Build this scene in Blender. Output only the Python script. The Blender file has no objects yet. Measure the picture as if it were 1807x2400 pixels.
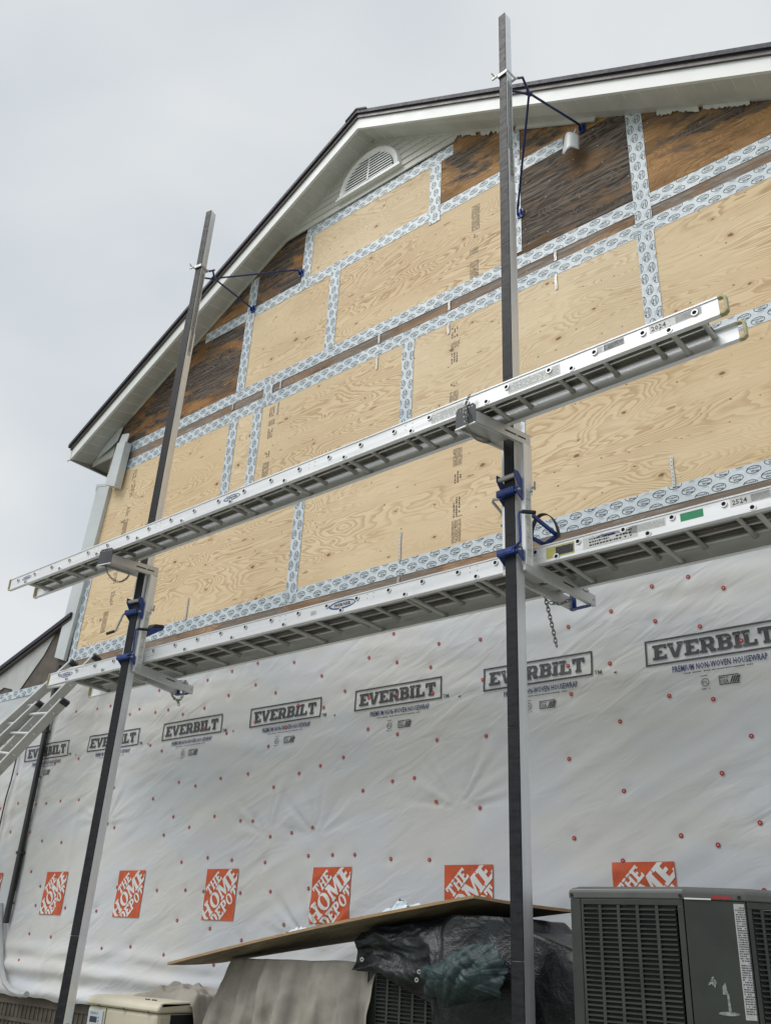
import bpy, bmesh, math, random
from mathutils import Vector, Matrix, noise, geometry
random.seed(7)
R = math.radians
scene = bpy.context.scene
COL = scene.collection
GROUND = -1.25

# ---------------------------------------------------------------- camera
CAM_LOC = Vector((0, -5.5775, 0))
RC = Matrix(((0.76914375, 0.63728876, 0.047759), (0.24558732, -0.36373706, 0.8985445), (0.59000403, -0.67938088, -0.43627613)))
FPX, PW, PH = 2108.15, 1807.0, 2400.0
cd = bpy.data.cameras.new('camera'); cam = bpy.data.objects.new('camera', cd); COL.objects.link(cam)
cd.sensor_fit = 'HORIZONTAL'; cd.sensor_width = 36; cd.lens = FPX / PW * 36; cd.clip_start = .05; cd.clip_end = 3000
cam.matrix_world = Matrix.Translation(CAM_LOC) @ RC.transposed().to_4x4()
scene.camera = cam

def W(u, v, y=0.0):
    """measured point of the survey photograph -> point on the vertical plane at depth y"""
    d = RC.transposed() @ Vector(((u - PW / 2) / FPX, -(v - PH / 2) / FPX, -1))
    return CAM_LOC + d * ((y - CAM_LOC.y) / d.y)

# ---------------------------------------------------------------- objects
ORG = {}
def setp(o, label=None, cat=None, group=None, kind=None):
    if label: o['label'] = label
    if cat: o['category'] = cat
    if group: o['group'] = group
    if kind: o['kind'] = kind
    return o
def thing(name, label, cat, loc, rz=0, group=None):
    o = bpy.data.objects.new(name, None); COL.objects.link(o)
    o.location = loc; o.rotation_euler = (0, 0, rz); o.empty_display_size = .1
    ORG[o] = Vector(loc) if rz == 0 else Vector((0, 0, 0))
    return setp(o, label, cat, group)

class MB:
    def __init__(s): s.v = []; s.f = []; s.mi = []; s.uv = {}
    def add(s, vs, fs, mi=0):
        b = len(s.v); s.v += [tuple(p) for p in vs]
        for f in fs: s.f.append(tuple(i + b for i in f)); s.mi.append(mi)
        return b
    def box(s, a, b, mi=0, M=None):
        x0, y0, z0 = a; x1, y1, z1 = b
        vs = [Vector(p) for p in ((x0,y0,z0),(x1,y0,z0),(x1,y1,z0),(x0,y1,z0),(x0,y0,z1),(x1,y0,z1),(x1,y1,z1),(x0,y1,z1))]
        if M: vs = [M @ p for p in vs]
        s.add(vs, [(0,3,2,1),(4,5,6,7),(0,1,5,4),(1,2,6,5),(2,3,7,6),(3,0,4,7)], mi)
    def hexa(s, p, mi=0):   # 8 points, bottom ring then top ring
        s.add(p, [(0,3,2,1),(4,5,6,7),(0,1,5,4),(1,2,6,5),(2,3,7,6),(3,0,4,7)], mi)
    def bar(s, a, b, w, h, up=(0,0,1), mi=0):
        a = Vector(a); b = Vector(b); d = (b - a).normalized(); up = Vector(up)
        r = d.cross(up)
        if r.length < 1e-4: r = d.cross(Vector((1,0,0)))
        r.normalize(); u = r.cross(d).normalized(); r *= w / 2; u *= h / 2
        s.hexa([a-r-u, a+r-u, b+r-u, b-r-u, a-r+u, a+r+u, b+r+u, b-r+u], mi)
    def tube(s, pts, rad, n=10, mi=0, cap=True, close=False):
        pts = [Vector(p) for p in pts]; rings = []; N = len(pts)
        prev = None
        for i, p in enumerate(pts):
            if close: d = pts[(i+1) % N] - pts[i-1]
            else: d = pts[min(i+1, N-1)] - pts[max(i-1, 0)]
            d.normalize()
            if prev is None:
                a = d.cross(Vector((0,0,1)))
                if a.length < 1e-3: a = d.cross(Vector((1,0,0)))
            else: a = prev - d * prev.dot(d)
            a.normalize(); prev = a; b = d.cross(a)
            r = rad[i] if isinstance(rad, (list, tuple)) else rad
            rings.append([p + a*math.cos(2*math.pi*k/n)*r + b*math.sin(2*math.pi*k/n)*r for k in range(n)])
        base = len(s.v); s.v += [tuple(q) for rg in rings for q in rg]
        for i in range(N if close else N-1):
            j = (i+1) % N
            for k in range(n):
                s.f.append((base+i*n+k, base+i*n+(k+1)%n, base+j*n+(k+1)%n, base+j*n+k)); s.mi.append(mi)
        if cap and not close:
            s.f.append(tuple(base+k for k in reversed(range(n)))); s.mi.append(mi)
            s.f.append(tuple(base+(N-1)*n+k for k in range(n))); s.mi.append(mi)
    def prism(s, loop, axis, t0, t1, mi=0, holes=()):
        """polygon in 2D extruded along axis: 'x'->(y,z), 'y'->(x,z), 'z'->(x,y)"""
        def P(q, t):
            return (t, q[0], q[1]) if axis == 'x' else ((q[0], t, q[1]) if axis == 'y' else (q[0], q[1], t))
        loops = [loop] + list(holes)
        flat = [q for l in loops for q in l]
        tris = geometry.tessellate_polygon([[Vector((q[0], q[1], 0)) for q in l] for l in loops])
        n = len(flat)
        b = s.add([P(q, t0) for q in flat] + [P(q, t1) for q in flat], [])
        for t in tris:
            s.f.append((b+t[0], b+t[1], b+t[2])); s.mi.append(mi)
            s.f.append((b+n+t[2], b+n+t[1], b+n+t[0])); s.mi.append(mi)
        o = 0
        for l in loops:
            m = len(l)
            for i in range(m):
                j = (i+1) % m
                s.f.append((b+o+i, b+o+j, b+n+o+j, b+n+o+i)); s.mi.append(mi)
            o += m
    def ring(s, c, nrm, r0, r1, d, n=16, mi=0):  # annulus with depth d along nrm
        c = Vector(c); nrm = Vector(nrm).normalized(); a = nrm.orthogonal().normalized(); b = nrm.cross(a)
        vs = []
        for rr, dd in ((r0, 0), (r0, d), (r1, d), (r1, 0)):
            for k in range(n):
                t = 2*math.pi*k/n; vs.append(c + a*math.cos(t)*rr + b*math.sin(t)*rr + nrm*dd)
        fs = []
        for q in range(3):
            for k in range(n): fs.append((q*n+k, q*n+(k+1)%n, (q+1)*n+(k+1)%n, (q+1)*n+k))
        s.add(vs, fs, mi)
    def disc(s, c, nrm, r, n=14, mi=0):
        c = Vector(c); nrm = Vector(nrm).normalized(); a = nrm.orthogonal().normalized(); b = nrm.cross(a)
        s.add([c + a*math.cos(2*math.pi*k/n)*r + b*math.sin(2*math.pi*k/n)*r for k in range(n)], [tuple(range(n))], mi)
    def build(s, name, mats, parent=None, smooth=False, bevel=0, label=None, recalc=True, angle=35):
        me = bpy.data.meshes.new(name)
        org = ORG.get(parent, Vector((0,0,0)))
        me.from_pydata([(p[0]-org.x, p[1]-org.y, p[2]-org.z) for p in s.v], [], s.f)
        mats = mats if isinstance(mats, (list, tuple)) else [mats]
        for m in mats: me.materials.append(m)
        me.polygons.foreach_set('material_index', s.mi)
        if recalc:
            bm = bmesh.new(); bm.from_mesh(me); bmesh.ops.recalc_face_normals(bm, faces=bm.faces); bm.to_mesh(me); bm.free()
        if smooth: me.shade_smooth()
        o = bpy.data.objects.new(name, me); COL.objects.link(o)
        if parent: o.parent = parent; ORG[o] = org
        if bevel:
            md = o.modifiers.new('bevel', 'BEVEL'); md.width = bevel; md.segments = 2; md.limit_method = 'ANGLE'; md.angle_limit = R(40)
        if smooth and angle < 180:
            me.set_sharp_from_angle(angle=R(angle))
        if label: o['label'] = label
        return o

# ---------------------------------------------------------------- materials
class NT:
    def __init__(s, name):
        s.m = bpy.data.materials.new(name); s.m.use_nodes = True; s.t = s.m.node_tree; s.n = s.t.nodes; s.l = s.t.links
        s.b = s.n['Principled BSDF']
    def node(s, typ, **kw):
        x = s.n.new(typ)
        for k, v in kw.items():
            if k.startswith('i_'): x.inputs[k[2:].replace('_', ' ')].default_value = v
            else: setattr(x, k, v)
        return x
    def link(s, a, b): s.l.new(a, b)
    def coord(s, scale, kind='Object', rot=(0,0,0)):
        tc = s.node('ShaderNodeTexCoord'); mp = s.node('ShaderNodeMapping')
        src = tc.outputs[kind]
        if rot[1]:
            vr = s.node('ShaderNodeVectorRotate', rotation_type='Y_AXIS'); s.link(src, vr.inputs['Vector']); vr.inputs['Angle'].default_value = rot[1]; src = vr.outputs['Vector']
        s.link(src, mp.inputs['Vector']); mp.inputs['Scale'].default_value = scale
        return mp.outputs['Vector']
    def noise(s, vec, scale=1, detail=3, rough=.5, dist=0):
        x = s.node('ShaderNodeTexNoise'); s.link(vec, x.inputs['Vector'])
        x.inputs['Scale'].default_value = scale; x.inputs['Detail'].default_value = detail; x.inputs['Roughness'].default_value = rough; x.inputs['Distortion'].default_value = dist
        return x.outputs['Fac']
    def math(s, op, a, b=None, c=None, clamp=False):
        x = s.node('ShaderNodeMath', operation=op, use_clamp=clamp)
        for i, q in enumerate((a, b, c)):
            if q is None: continue
            if isinstance(q, (int, float)): x.inputs[i].default_value = q
            else: s.link(q, x.inputs[i])
        return x.outputs[0]
    def rng(s, v, a, b, c=0, d=1):
        x = s.node('ShaderNodeMapRange', interpolation_type='SMOOTHSTEP'); s.link(v, x.inputs['Value'])
        for i, q in zip(('From Min','From Max','To Min','To Max'), (a,b,c,d)): x.inputs[i].default_value = q
        return x.outputs['Result']
    def mix(s, f, a, b, typ='MIX'):
        x = s.node('ShaderNodeMix', data_type='RGBA', blend_type=typ)
        for i, q in ((0, f), (6, a), (7, b)):
            if isinstance(q, (int, float)): x.inputs[i].default_value = q
            elif isinstance(q, tuple): x.inputs[i].default_value = (*q, 1) if len(q) == 3 else q
            else: s.link(q, x.inputs[i])
        return x.outputs[2]
    def set(s, **kw):
        for k, v in kw.items():
            k = k.replace('_', ' ')
            if isinstance(v, tuple): s.b.inputs[k].default_value = (*v, 1) if len(v) == 3 else v
            elif isinstance(v, (int, float)): s.b.inputs[k].default_value = v
            else: s.link(v, s.b.inputs[k])
        return s
    def bump(s, h, strength=.3, dist=.01):
        x = s.node('ShaderNodeBump'); x.inputs['Strength'].default_value = strength; x.inputs['Distance'].default_value = dist
        s.link(h, x.inputs['Height']); s.link(x.outputs['Normal'], s.b.inputs['Normal'])
    def uv(s, scale):
        tc = s.node('ShaderNodeTexCoord'); mp = s.node('ShaderNodeMapping'); s.link(tc.outputs['UV'], mp.inputs['Vector']); mp.inputs['Scale'].default_value = scale
        return mp.outputs['Vector']

def plain(name, c, rough=.5, metal=0, var=.12, nscale=6, bump=0, spec=.5, stretch=(1,1,1)):
    t = NT(name); v = t.coord(stretch); n = t.noise(v, nscale, 4, .6)
    f = t.rng(n, .3, .7)
    lo = tuple(x*(1-var) for x in c); hi = tuple(min(1, x*(1+var)) for x in c)
    t.set(Base_Color=t.mix(f, lo, hi), Metallic=metal, Specular_IOR_Level=spec)
    t.set(Roughness=t.rng(n, .2, .8, max(.03, rough-.1), min(1, rough+.1)))
    if bump: t.bump(n, bump, .004)
    return t.m
def metal(name, c, rough=.32, stretch=(.8,18,18), dirt=.25, metallic=.62):
    t = NT(name); v = t.coord(stretch); n = t.noise(v, 1, 3, .55); d = t.noise(t.coord((1,1,1)), 7, 4, .6)
    col = t.mix(t.rng(n, .3, .7), tuple(x*.9 for x in c), c)
    col = t.mix(t.rng(d, .52, .75, 0, dirt), col, tuple(x*.55 for x in c))
    t.set(Base_Color=col, Metallic=metallic, Roughness=t.rng(n, .3, .7, rough-.07, rough+.1))
    return t.m

def plywood(name='new_plywood'):
    t = NT(name)
    vk = t.uv((1.1, 1.8, 1))
    vo = t.node('ShaderNodeTexVoronoi', feature='F1', voronoi_dimensions='2D'); t.link(vk, vo.inputs['Vector']); vo.inputs['Scale'].default_value = 1.5; vo.inputs['Randomness'].default_value = 1
    dist = vo.outputs['Distance']; sep = t.node('ShaderNodeSeparateColor'); t.link(vo.outputs['Color'], sep.inputs[0])
    on = t.math('GREATER_THAN', sep.outputs[0], .28)
    size = t.math('MULTIPLY_ADD', sep.outputs[1], .042, .010)
    kd = t.math('DIVIDE', dist, size)
    wob = t.noise(t.uv((22, 55, 1)), 1, 3, .6)
    kd = t.math('ADD', kd, t.math('MULTIPLY', t.math('SUBTRACT', wob, .5), 2.2))
    knot = t.math('MULTIPLY', t.rng(kd, 1.1, .55), on)
    halo = t.math('MULTIPLY', t.rng(kd, 3.4, .8), on)
    pull = t.math('MULTIPLY', t.math('POWER', 2.718, t.math('MULTIPLY', dist, -9)), t.math('MULTIPLY', on, .075))
    n1 = t.noise(t.uv((.55, 2.6, 1)), 1, 1.9, .5, .8)
    n1b = t.noise(t.uv((2.2, 10, 1)), 1, 2.5, .55)
    field = t.math('ADD', t.math('ADD', n1, pull), t.math('MULTIPLY', n1b, .075))
    fr = t.math('FRACT', t.math('MULTIPLY', field, 38))
    lines = t.math('MULTIPLY', t.rng(fr, .30, .93), t.rng(fr, 1.0, .955))
    oi = t.node('ShaderNodeObjectInfo'); rnd = oi.outputs['Random']
    rnd2 = t.math('FRACT', t.math('MULTIPLY', rnd, 7.31))
    amp = t.rng(t.noise(t.uv((.5, 1.7, 3)), 1.3, 2, .5), .34, .62, .22, 1)
    lines = t.math('MULTIPLY', t.math('MULTIPLY', lines, amp), t.math('MULTIPLY_ADD', rnd2, .5, .65))
    fine = t.noise(t.uv((2.2, 95, 1)), 1, 3, .65)
    patch = t.noise(t.uv((.5, .9, 1)), 1.2, 3, .55)
    band = t.rng(t.noise(t.uv((.15, 5.5, 1)), 1, 2, .5), .35, .65)
    base = t.mix(t.rng(patch, .35, .65), (.80,.64,.41), (.70,.53,.315))
    base = t.mix(rnd, base, t.mix(.6, base, (.83,.72,.53)))
    base = t.mix(t.math('MULTIPLY', rnd2, .30), base, (.73,.54,.31))
    base = t.mix(t.rng(t.noise(t.uv((1.1, 1.7, 1)), 1.5, 5, .65, .6), .55, .78, 0, .38), base, (.50,.35,.20))
    base = t.mix(t.math('MULTIPLY', band, .35), base, (.76,.60,.40))
    base = t.mix(t.math('MULTIPLY', lines, .66), base, (.38,.225,.10))
    base = t.mix(t.rng(fine, .45, .8, 0, .38), base, (.45,.30,.15))
    base = t.mix(t.math('MULTIPLY', halo, .30), base, (.44,.24,.10))
    base = t.mix(t.math('MULTIPLY', knot, .85), base, (.15,.06,.025))
    # small dark specks and nail heads
    v2 = t.node('ShaderNodeTexVoronoi', feature='F1', voronoi_dimensions='2D'); t.link(t.uv((5, 7, 1)), v2.inputs['Vector']); v2.inputs['Scale'].default_value = 1
    s2 = t.node('ShaderNodeSeparateColor'); t.link(v2.outputs['Color'], s2.inputs[0])
    sp = t.math('MULTIPLY', t.math('LESS_THAN', v2.outputs['Distance'], t.math('MULTIPLY', s2.outputs[1], .055)), t.math('GREATER_THAN', s2.outputs[0], .5))
    v3 = t.node('ShaderNodeTexVoronoi', feature='F1', voronoi_dimensions='2D'); t.link(t.uv((1.6, 6.5, 1)), v3.inputs['Vector']); v3.inputs['Scale'].default_value = 1
    s3 = t.node('ShaderNodeSeparateColor'); t.link(v3.outputs['Color'], s3.inputs[0])
    sk = t.math('MULTIPLY', t.math('LESS_THAN', t.math('ADD', v3.outputs['Distance'], t.math('MULTIPLY', t.math('SUBTRACT', wob, .5), .10)), t.math('MULTIPLY', s3.outputs[1], .085)), t.math('GREATER_THAN', s3.outputs[0], .72))
    base = t.mix(t.math('MULTIPLY', sk, .65), base, (.33,.15,.055))
    base = t.mix(t.math('MULTIPLY', sp, .75), base, (.14,.07,.035))
    t.set(Base_Color=base, Roughness=.62, Specular_IOR_Level=.3)
    t.bump(t.math('ADD', t.math('MULTIPLY', lines, -.5), fine), .15, .002)
    return t.m

def oldply(name, bias, orange=(.33,.165,.065), dark=(.050,.042,.037), grey=(.20,.165,.135), contrast=1.0):
    t = NT(name)
    n1 = t.noise(t.uv((.8, 2.4, 1)), 1, 2.4, .5, .9)
    mask = t.rng(t.math('ADD', t.noise(t.uv((.75, 2.1, 1)), 1.4, 5, .65, .5), bias), .46, .56)
    fr = t.math('FRACT', t.math('MULTIPLY', n1, 40)); lines = t.math('MULTIPLY', t.rng(fr, .25, .9), t.rng(fr, 1.0, .94))
    fine = t.noise(t.uv((3.5, 60, 1)), 1, 4, .7)
    fine2 = t.noise(t.uv((2.0, 34, 1)), 1, 5, .72, .9)
    o = t.mix(t.rng(t.noise(t.uv((.8, 1.5, 1)), 2, 4, .6), .35, .65), tuple(c*1.15 for c in orange), tuple(c*.6 for c in orange))
    o = t.mix(t.math('MULTIPLY', lines, .38), o, tuple(c*.30 for c in orange))
    o = t.mix(t.rng(fine2, .50, .68, 0, .75), o, (.085,.055,.035))
    d = t.mix(t.rng(fine2, .44, .64), dark, grey)
    d = t.mix(t.math('MULTIPLY', lines, .42), d, (.24,.175,.125))
    d = t.mix(t.rng(t.noise(t.uv((1.1, 2.6, 1)), 2.2, 3, .5), .58, .74, 0, .6), d, (.27,.15,.07))
    c = t.mix(mask, o, d)
    c = t.mix(t.rng(fine, .5, .85, 0, .7), c, (.022,.016,.012))
    v2 = t.node('ShaderNodeTexVoronoi', feature='F1', voronoi_dimensions='2D'); t.link(t.uv((4, 4.5, 1)), v2.inputs['Vector']); v2.inputs['Scale'].default_value = 1
    s2 = t.node('ShaderNodeSeparateColor'); t.link(v2.outputs['Color'], s2.inputs[0])
    sp = t.math('MULTIPLY', t.math('LESS_THAN', v2.outputs['Distance'], .026), t.math('GREATER_THAN', s2.outputs[0], .55))
    c = t.mix(t.math('MULTIPLY', sp, .8), c, (.55,.53,.48))
    t.set(Base_Color=c, Roughness=.8, Specular_IOR_Level=.2)
    t.bump(t.math('ADD', fine, t.math('MULTIPLY', lines, .6)), .35, .003)
    return t.m

M = {}
M['ply'] = plywood()
M['ply_brown'] = oldply('weathered_plywood_brown', -.045, orange=(.45,.26,.12))
M['ply_mix'] = oldply('weathered_plywood_mixed', .05, orange=(.36,.185,.075), dark=(.035,.030,.027), grey=(.16,.135,.115))
M['ply_dark'] = oldply('weathered_plywood_dark', .10, orange=(.25,.15,.08), dark=(.038,.033,.030), grey=(.21,.178,.15))
M['rim'] = oldply('weathered_rim_board', .06, orange=(.42,.27,.17), dark=(.20,.165,.14), grey=(.36,.31,.27))
M['black_board'] = oldply('black_felted_board', .2, orange=(.05,.03,.02), dark=(.018,.014,.012), grey=(.05,.04,.033))
M['alu'] = metal('mill_aluminium', (.80,.81,.82), .34, stretch=(3,3,3), dirt=.2)
M['alu_face'] = metal('bright_rail_aluminium', (.88,.89,.91), .34, dirt=.12, metallic=.4)
M['alu_dark'] = metal('dull_aluminium', (.52,.515,.50), .42, stretch=(3,3,3), dirt=.4, metallic=.3)
M['arm'] = metal('bracket_aluminium', (.66,.665,.67), .42, stretch=(3,3,3), dirt=.25, metallic=.3)
M['alu_side'] = metal('vertical_aluminium', (.84,.855,.88), .36, stretch=(22,22,.8), dirt=.18)
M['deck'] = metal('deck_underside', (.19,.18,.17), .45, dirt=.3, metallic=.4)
M['ladder'] = metal('dirty_ladder_aluminium', (.52,.52,.51), .5, stretch=(4,4,4), dirt=.5, metallic=.4)
M['zinc'] = metal('zinc_steel', (.50,.505,.49), .42, stretch=(8,8,8), dirt=.4)
M['chain'] = metal('chain_steel', (.30,.31,.29), .42, stretch=(30,30,30), dirt=.4)
M['rubber'] = plain('black_rubber', (.012,.0125,.0155), .5, 0, .5, 30, .08, .28, stretch=(.4,.4,1.6))
M['blue'] = plain('blue_paint', (.010,.042,.22), .38, 0, .25, 14)
M['navy'] = plain('navy_brace_paint', (.010,.022,.11), .4, 0, .25, 14)
M['darkplate'] = plain('dark_grey_plate', (.055,.058,.066), .45, .2, .2, 12)
M['black'] = plain('black_plastic', (.015,.015,.017), .5, 0, .2, 12)
M['olive'] = plain('pale_olive_end_cap', (.42,.39,.22), .5, 0, .2, 20)
M['hole'] = plain('dark_hole', (.008,.008,.012), .7, 0, .1, 5)
M['white'] = plain('white_aluminium_trim', (.78,.80,.80), .4, 0, .05, 3)
M['trim'] = plain('pale_grey_trim', (.55,.585,.605), .38, 0, .06, 3)
M['soffit'] = plain('vinyl_soffit', (.56,.565,.545), .5, 0, .07, 4)
M['rib'] = plain('soffit_rib', (.74,.74,.72), .5, 0, .05, 4)
M['siding'] = plain('vinyl_siding', (.60,.595,.555), .45, 0, .06, 3, stretch=(.5,1,3))
M['shingle'] = plain('shingle_edge', (.018,.020,.035), .6, 0, .4, 30, .3)
M['taupe'] = plain('taupe_eave_board', (.26,.255,.24), .5, 0, .1, 5)
M['drip'] = plain('brown_drip_edge', (.075,.062,.058), .4, 0, .12, 6)
M['tape'] = NT('flashing_tape')
t = M['tape']; v = t.coord((1,1,1)); n = t.noise(v, 15, 4, .6, 1.2); n2 = t.noise(v, 3, 3, .5)
t.set(Base_Color=t.mix(t.rng(n2, .35, .65), (.55,.63,.69), (.65,.72,.77)), Roughness=.38, Specular_IOR_Level=.5); t.bump(n, .55, .008); M['tape'] = t.m
M['ink'] = plain('tape_ink', (.035,.055,.075), .5, 0, .2, 9)
M['inkpale'] = plain('pale_tape_ink', (.30,.36,.40), .5, 0, .2, 9)
M['logo_ink'] = plain('charcoal_print', (.055,.055,.062), .5, 0, .3, 40)
M['blue_ink'] = plain('blue_print', (.018,.032,.13), .5, 0, .2, 40)
M['orange'] = plain('orange_print', (.55,.085,.022), .45, 0, .14, 18)
M['red'] = plain('red_cap', (.36,.030,.032), .6, 0, .15, 20)
M['pink'] = plain('cap_centre', (.75,.42,.38), .3, 0, .1, 20)
M['stamp'] = plain('plywood_stamp_ink', (.10,.065,.045), .6, 0, .3, 40)
M['label'] = plain('paper_label', (.70,.71,.70), .45, 0, .05, 10)
M['labelgrey'] = plain('grey_label', (.42,.43,.43), .5, 0, .1, 30)
M['yellow'] = plain('yellow_label', (.52,.49,.14), .45, 0, .1, 30)
M['green'] = plain('green_sticker', (.02,.30,.13), .45, 0, .1, 30)
M['labelblue'] = plain('blue_label', (.02,.07,.32), .45, 0, .1, 30)
M['ac'] = plain('dark_green_grey_paint', (.031,.037,.033), .42, 0, .18, 5)
M['acrim'] = plain('grey_green_lid_paint', (.085,.09,.086), .38, 0, .12, 5)
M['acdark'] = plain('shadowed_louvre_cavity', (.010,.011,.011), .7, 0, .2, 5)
M['cream'] = plain('cream_enclosure', (.58,.54,.42), .42, 0, .06, 3)
M['canvas'] = plain('beige_canvas', (.30,.28,.245), .9, 0, .18, 5, .2)
M['tarp'] = NT('green_black_tarp')
t = M['tarp']; v = t.coord((1,1,1)); n = t.noise(v, 9, 5, .65, .6); w = t.noise(v, 2.2, 3, .5)
t.set(Base_Color=t.mix(t.rng(w, .42, .6), (.005,.006,.008), (.007,.012,.014)), Roughness=.36, Specular_IOR_Level=.38); t.bump(n, .8, .02); M['tarp'] = t.m
M['tarp_teal'] = NT('teal_tarp_side')
t = M['tarp_teal']; v = t.coord((1,1,1)); n = t.noise(v, 8, 5, .7, .8)
t.set(Base_Color=t.mix(t.rng(n, .35, .65), (.018,.034,.038), (.040,.066,.070)), Roughness=.46, Specular_IOR_Level=.35); t.bump(n, .9, .02); M['tarp_teal'] = t.m
M['board'] = oldply('board_underside', -.2, orange=(.26,.215,.155), dark=(.12,.10,.075), grey=(.2,.17,.13))
M['boardedge'] = plain('ply_edge', (.36,.24,.13), .8, 0, .3, 30, stretch=(.5,.5,14))
M['concrete'] = plain('concrete', (.32,.31,.29), .9, 0, .15, 6, .3)
M['brownwood'] = plain('brown_painted_wood', (.10,.083,.068), .7, 0, .3, 6)
M['paleunder'] = plain('pale_underlayment', (.47,.48,.475), .5, 0, .08, 5, .3)
M['cable'] = plain('black_cable', (.02,.02,.022), .5)
M['pipe'] = plain('grey_pvc', (.40,.41,.42), .45, 0, .1, 5)
t = NT('lawn_and_gravel'); v = t.coord((1,1,1)); n = t.noise(v, 1.5, 6, .65); n2 = t.noise(v, 30, 4, .6)
t.set(Base_Color=t.mix(t.rng(n, .42, .58), t.mix(n2, (.10,.13,.06), (.17,.19,.10)), t.mix(n2, (.30,.28,.25), (.44,.42,.38))), Roughness=.95); t.bump(n2, .6, .03); M['ground'] = t.m

# housewrap: faint weave, creases, slight blue where the sheathing behind shows through
t = NT('white_housewrap'); v = t.coord((1,1,1))
big = t.noise(t.coord((.45,1,1.1)), 1.5, 3, .5)
cr = t.noise(t.coord((.62,1,2.3), rot=(0,R(24),0)), 3.6, 2.5, .5, .6)
mk = t.rng(t.noise(v, .85, 2, .5), .38, .62, .18, 1)
cr2 = t.noise(t.coord((1.0,1,2.0), rot=(0,R(28),0)), 9, 3, .55, .3)
wv = t.noise(v, 230, 1, .5)
col = t.mix(t.rng(big, .40, .62), (.60,.597,.585), (.57,.592,.625))
t.set(Base_Color=col, Roughness=.72, Specular_IOR_Level=.22)
h = t.math('ADD', t.math('MULTIPLY', cr, mk), t.math('ADD', t.math('MULTIPLY', cr2, .05), t.math('MULTIPLY', wv, .004)))
t.bump(h, .42, .042); M['wrap'] = t.m
# ---------------------------------------------------------------- lettering
_tc = {}
def text2d(s, bold=0.0):
    """outline text -> 2D points and triangles, cap height 1, left aligned at 0"""
    k = (s, bold)
    if k in _tc: return _tc[k]
    cu = bpy.data.curves.new('t', 'FONT'); cu.body = s; cu.resolution_u = 1; cu.offset = bold; cu.space_character = 1 + bold*3
    ob = bpy.data.objects.new('t', cu); COL.objects.link(ob)
    me = bpy.data.meshes.new_from_object(ob)
    bm = bmesh.new(); bm.from_mesh(me); bmesh.ops.triangulate(bm, faces=bm.faces)
    bm.verts.ensure_lookup_table()
    P = [(v.co.x / .72, v.co.y / .72) for v in bm.verts]; F = [tuple(v.index for v in f.verts) for f in bm.faces]
    bm.free(); bpy.data.objects.remove(ob); bpy.data.curves.remove(cu); bpy.data.meshes.remove(me)
    x0 = min(p[0] for p in P); x1 = max(p[0] for p in P)
    _tc[k] = ([(p[0]-x0, p[1]) for p in P], F, x1 - x0)
    return _tc[k]
def poly2d(loop, holes=()):
    loops = [loop] + list(holes); flat = [q for l in loops for q in l]
    return flat, [tuple(t) for t in geometry.tessellate_polygon([[Vector((q[0], q[1], 0)) for q in l] for l in loops])]
GL = {
 'E': ([(0,0),(92,0),(92,30),(76,30),(76,20),(42,20),(42,41),(64,41),(64,59),(42,59),(42,80),(76,80),(76,70),(92,70),(92,100),(0,100),(0,82),(12,82),(12,18),(0,18)], [], 92),
 'V': ([(0,100),(0,82),(8,82),(36,0),(66,0),(94,82),(102,82),(102,100),(62,100),(62,82),(68,82),(51,30),(34,82),(40,82),(40,100)], [], 102),
 'R': ([(0,0),(46,0),(46,18),(38,18),(38,36),(50,36),(64,0),(100,0),(100,18),(92,18),(80,42),(90,52),(92,66),(90,84),(78,96),(62,100),(0,100),(0,82),(10,82),(10,18),(0,18)], [[(38,54),(58,54),(64,60),(64,76),(58,82),(38,82)]], 100),
 'B': ([(0,0),(64,0),(84,6),(94,20),(94,36),(80,51),(90,64),(90,82),(80,95),(62,100),(0,100),(0,82),(10,82),(10,18),(0,18)], [[(38,18),(58,18),(64,24),(64,36),(58,42),(38,42)], [(38,60),(56,60),(62,65),(62,77),(56,82),(38,82)]], 94),
 'I': ([(0,0),(48,0),(48,18),(38,18),(38,82),(48,82),(48,100),(0,100),(0,82),(10,82),(10,18),(0,18)], [], 48),
 'L': ([(0,0),(88,0),(88,36),(70,36),(70,19),(38,19),(38,82),(50,82),(50,100),(0,100),(0,82),(10,82),(10,18),(0,18)], [], 88),
 'T': ([(28,0),(72,0),(72,18),(64,18),(64,80),(78,80),(78,64),(96,64),(96,100),(4,100),(4,64),(22,64),(22,80),(36,80),(36,18),(28,18)], [], 100),
 'H': ([(0,0),(42,0),(42,14),(34,14),(34,43),(66,43),(66,14),(58,14),(58,0),(100,0),(100,14),(92,14),(92,86),(100,86),(100,100),(58,100),(58,86),(66,86),(66,57),(34,57),(34,86),(42,86),(42,100),(0,100),(0,86),(8,86),(8,14),(0,14)], [], 100),
 'M': ([(0,0),(32,0),(32,14),(25,14),(25,66),(52,4),(62,4),(86,66),(86,14),(79,14),(79,0),(122,0),(122,14),(114,14),(114,86),(122,86),(122,100),(84,100),(60,42),(38,100),(0,100),(0,86),(8,86),(8,14),(0,14)], [], 122),
 'D': ([(0,0),(55,0),(80,12),(92,34),(92,66),(80,88),(55,100),(0,100),(0,86),(10,86),(10,14),(0,14)], [[(36,14),(48,16),(60,34),(60,66),(48,84),(36,86)]], 92),
 'P': ([(0,0),(48,0),(48,14),(38,14),(38,38),(62,38),(84,48),(90,68),(84,90),(62,100),(0,100),(0,86),(10,86),(10,14),(0,14)], [[(38,54),(54,54),(60,62),(60,76),(54,84),(38,84)]], 90),
}
oo = [(50+46*math.cos(2*math.pi*k/20), 50+50*math.sin(2*math.pi*k/20)) for k in range(20)]
oi = [(50+20*math.cos(2*math.pi*k/20), 50+38*math.sin(2*math.pi*k/20)) for k in range(20)]
GL['O'] = (oo, [oi], 96)
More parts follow.
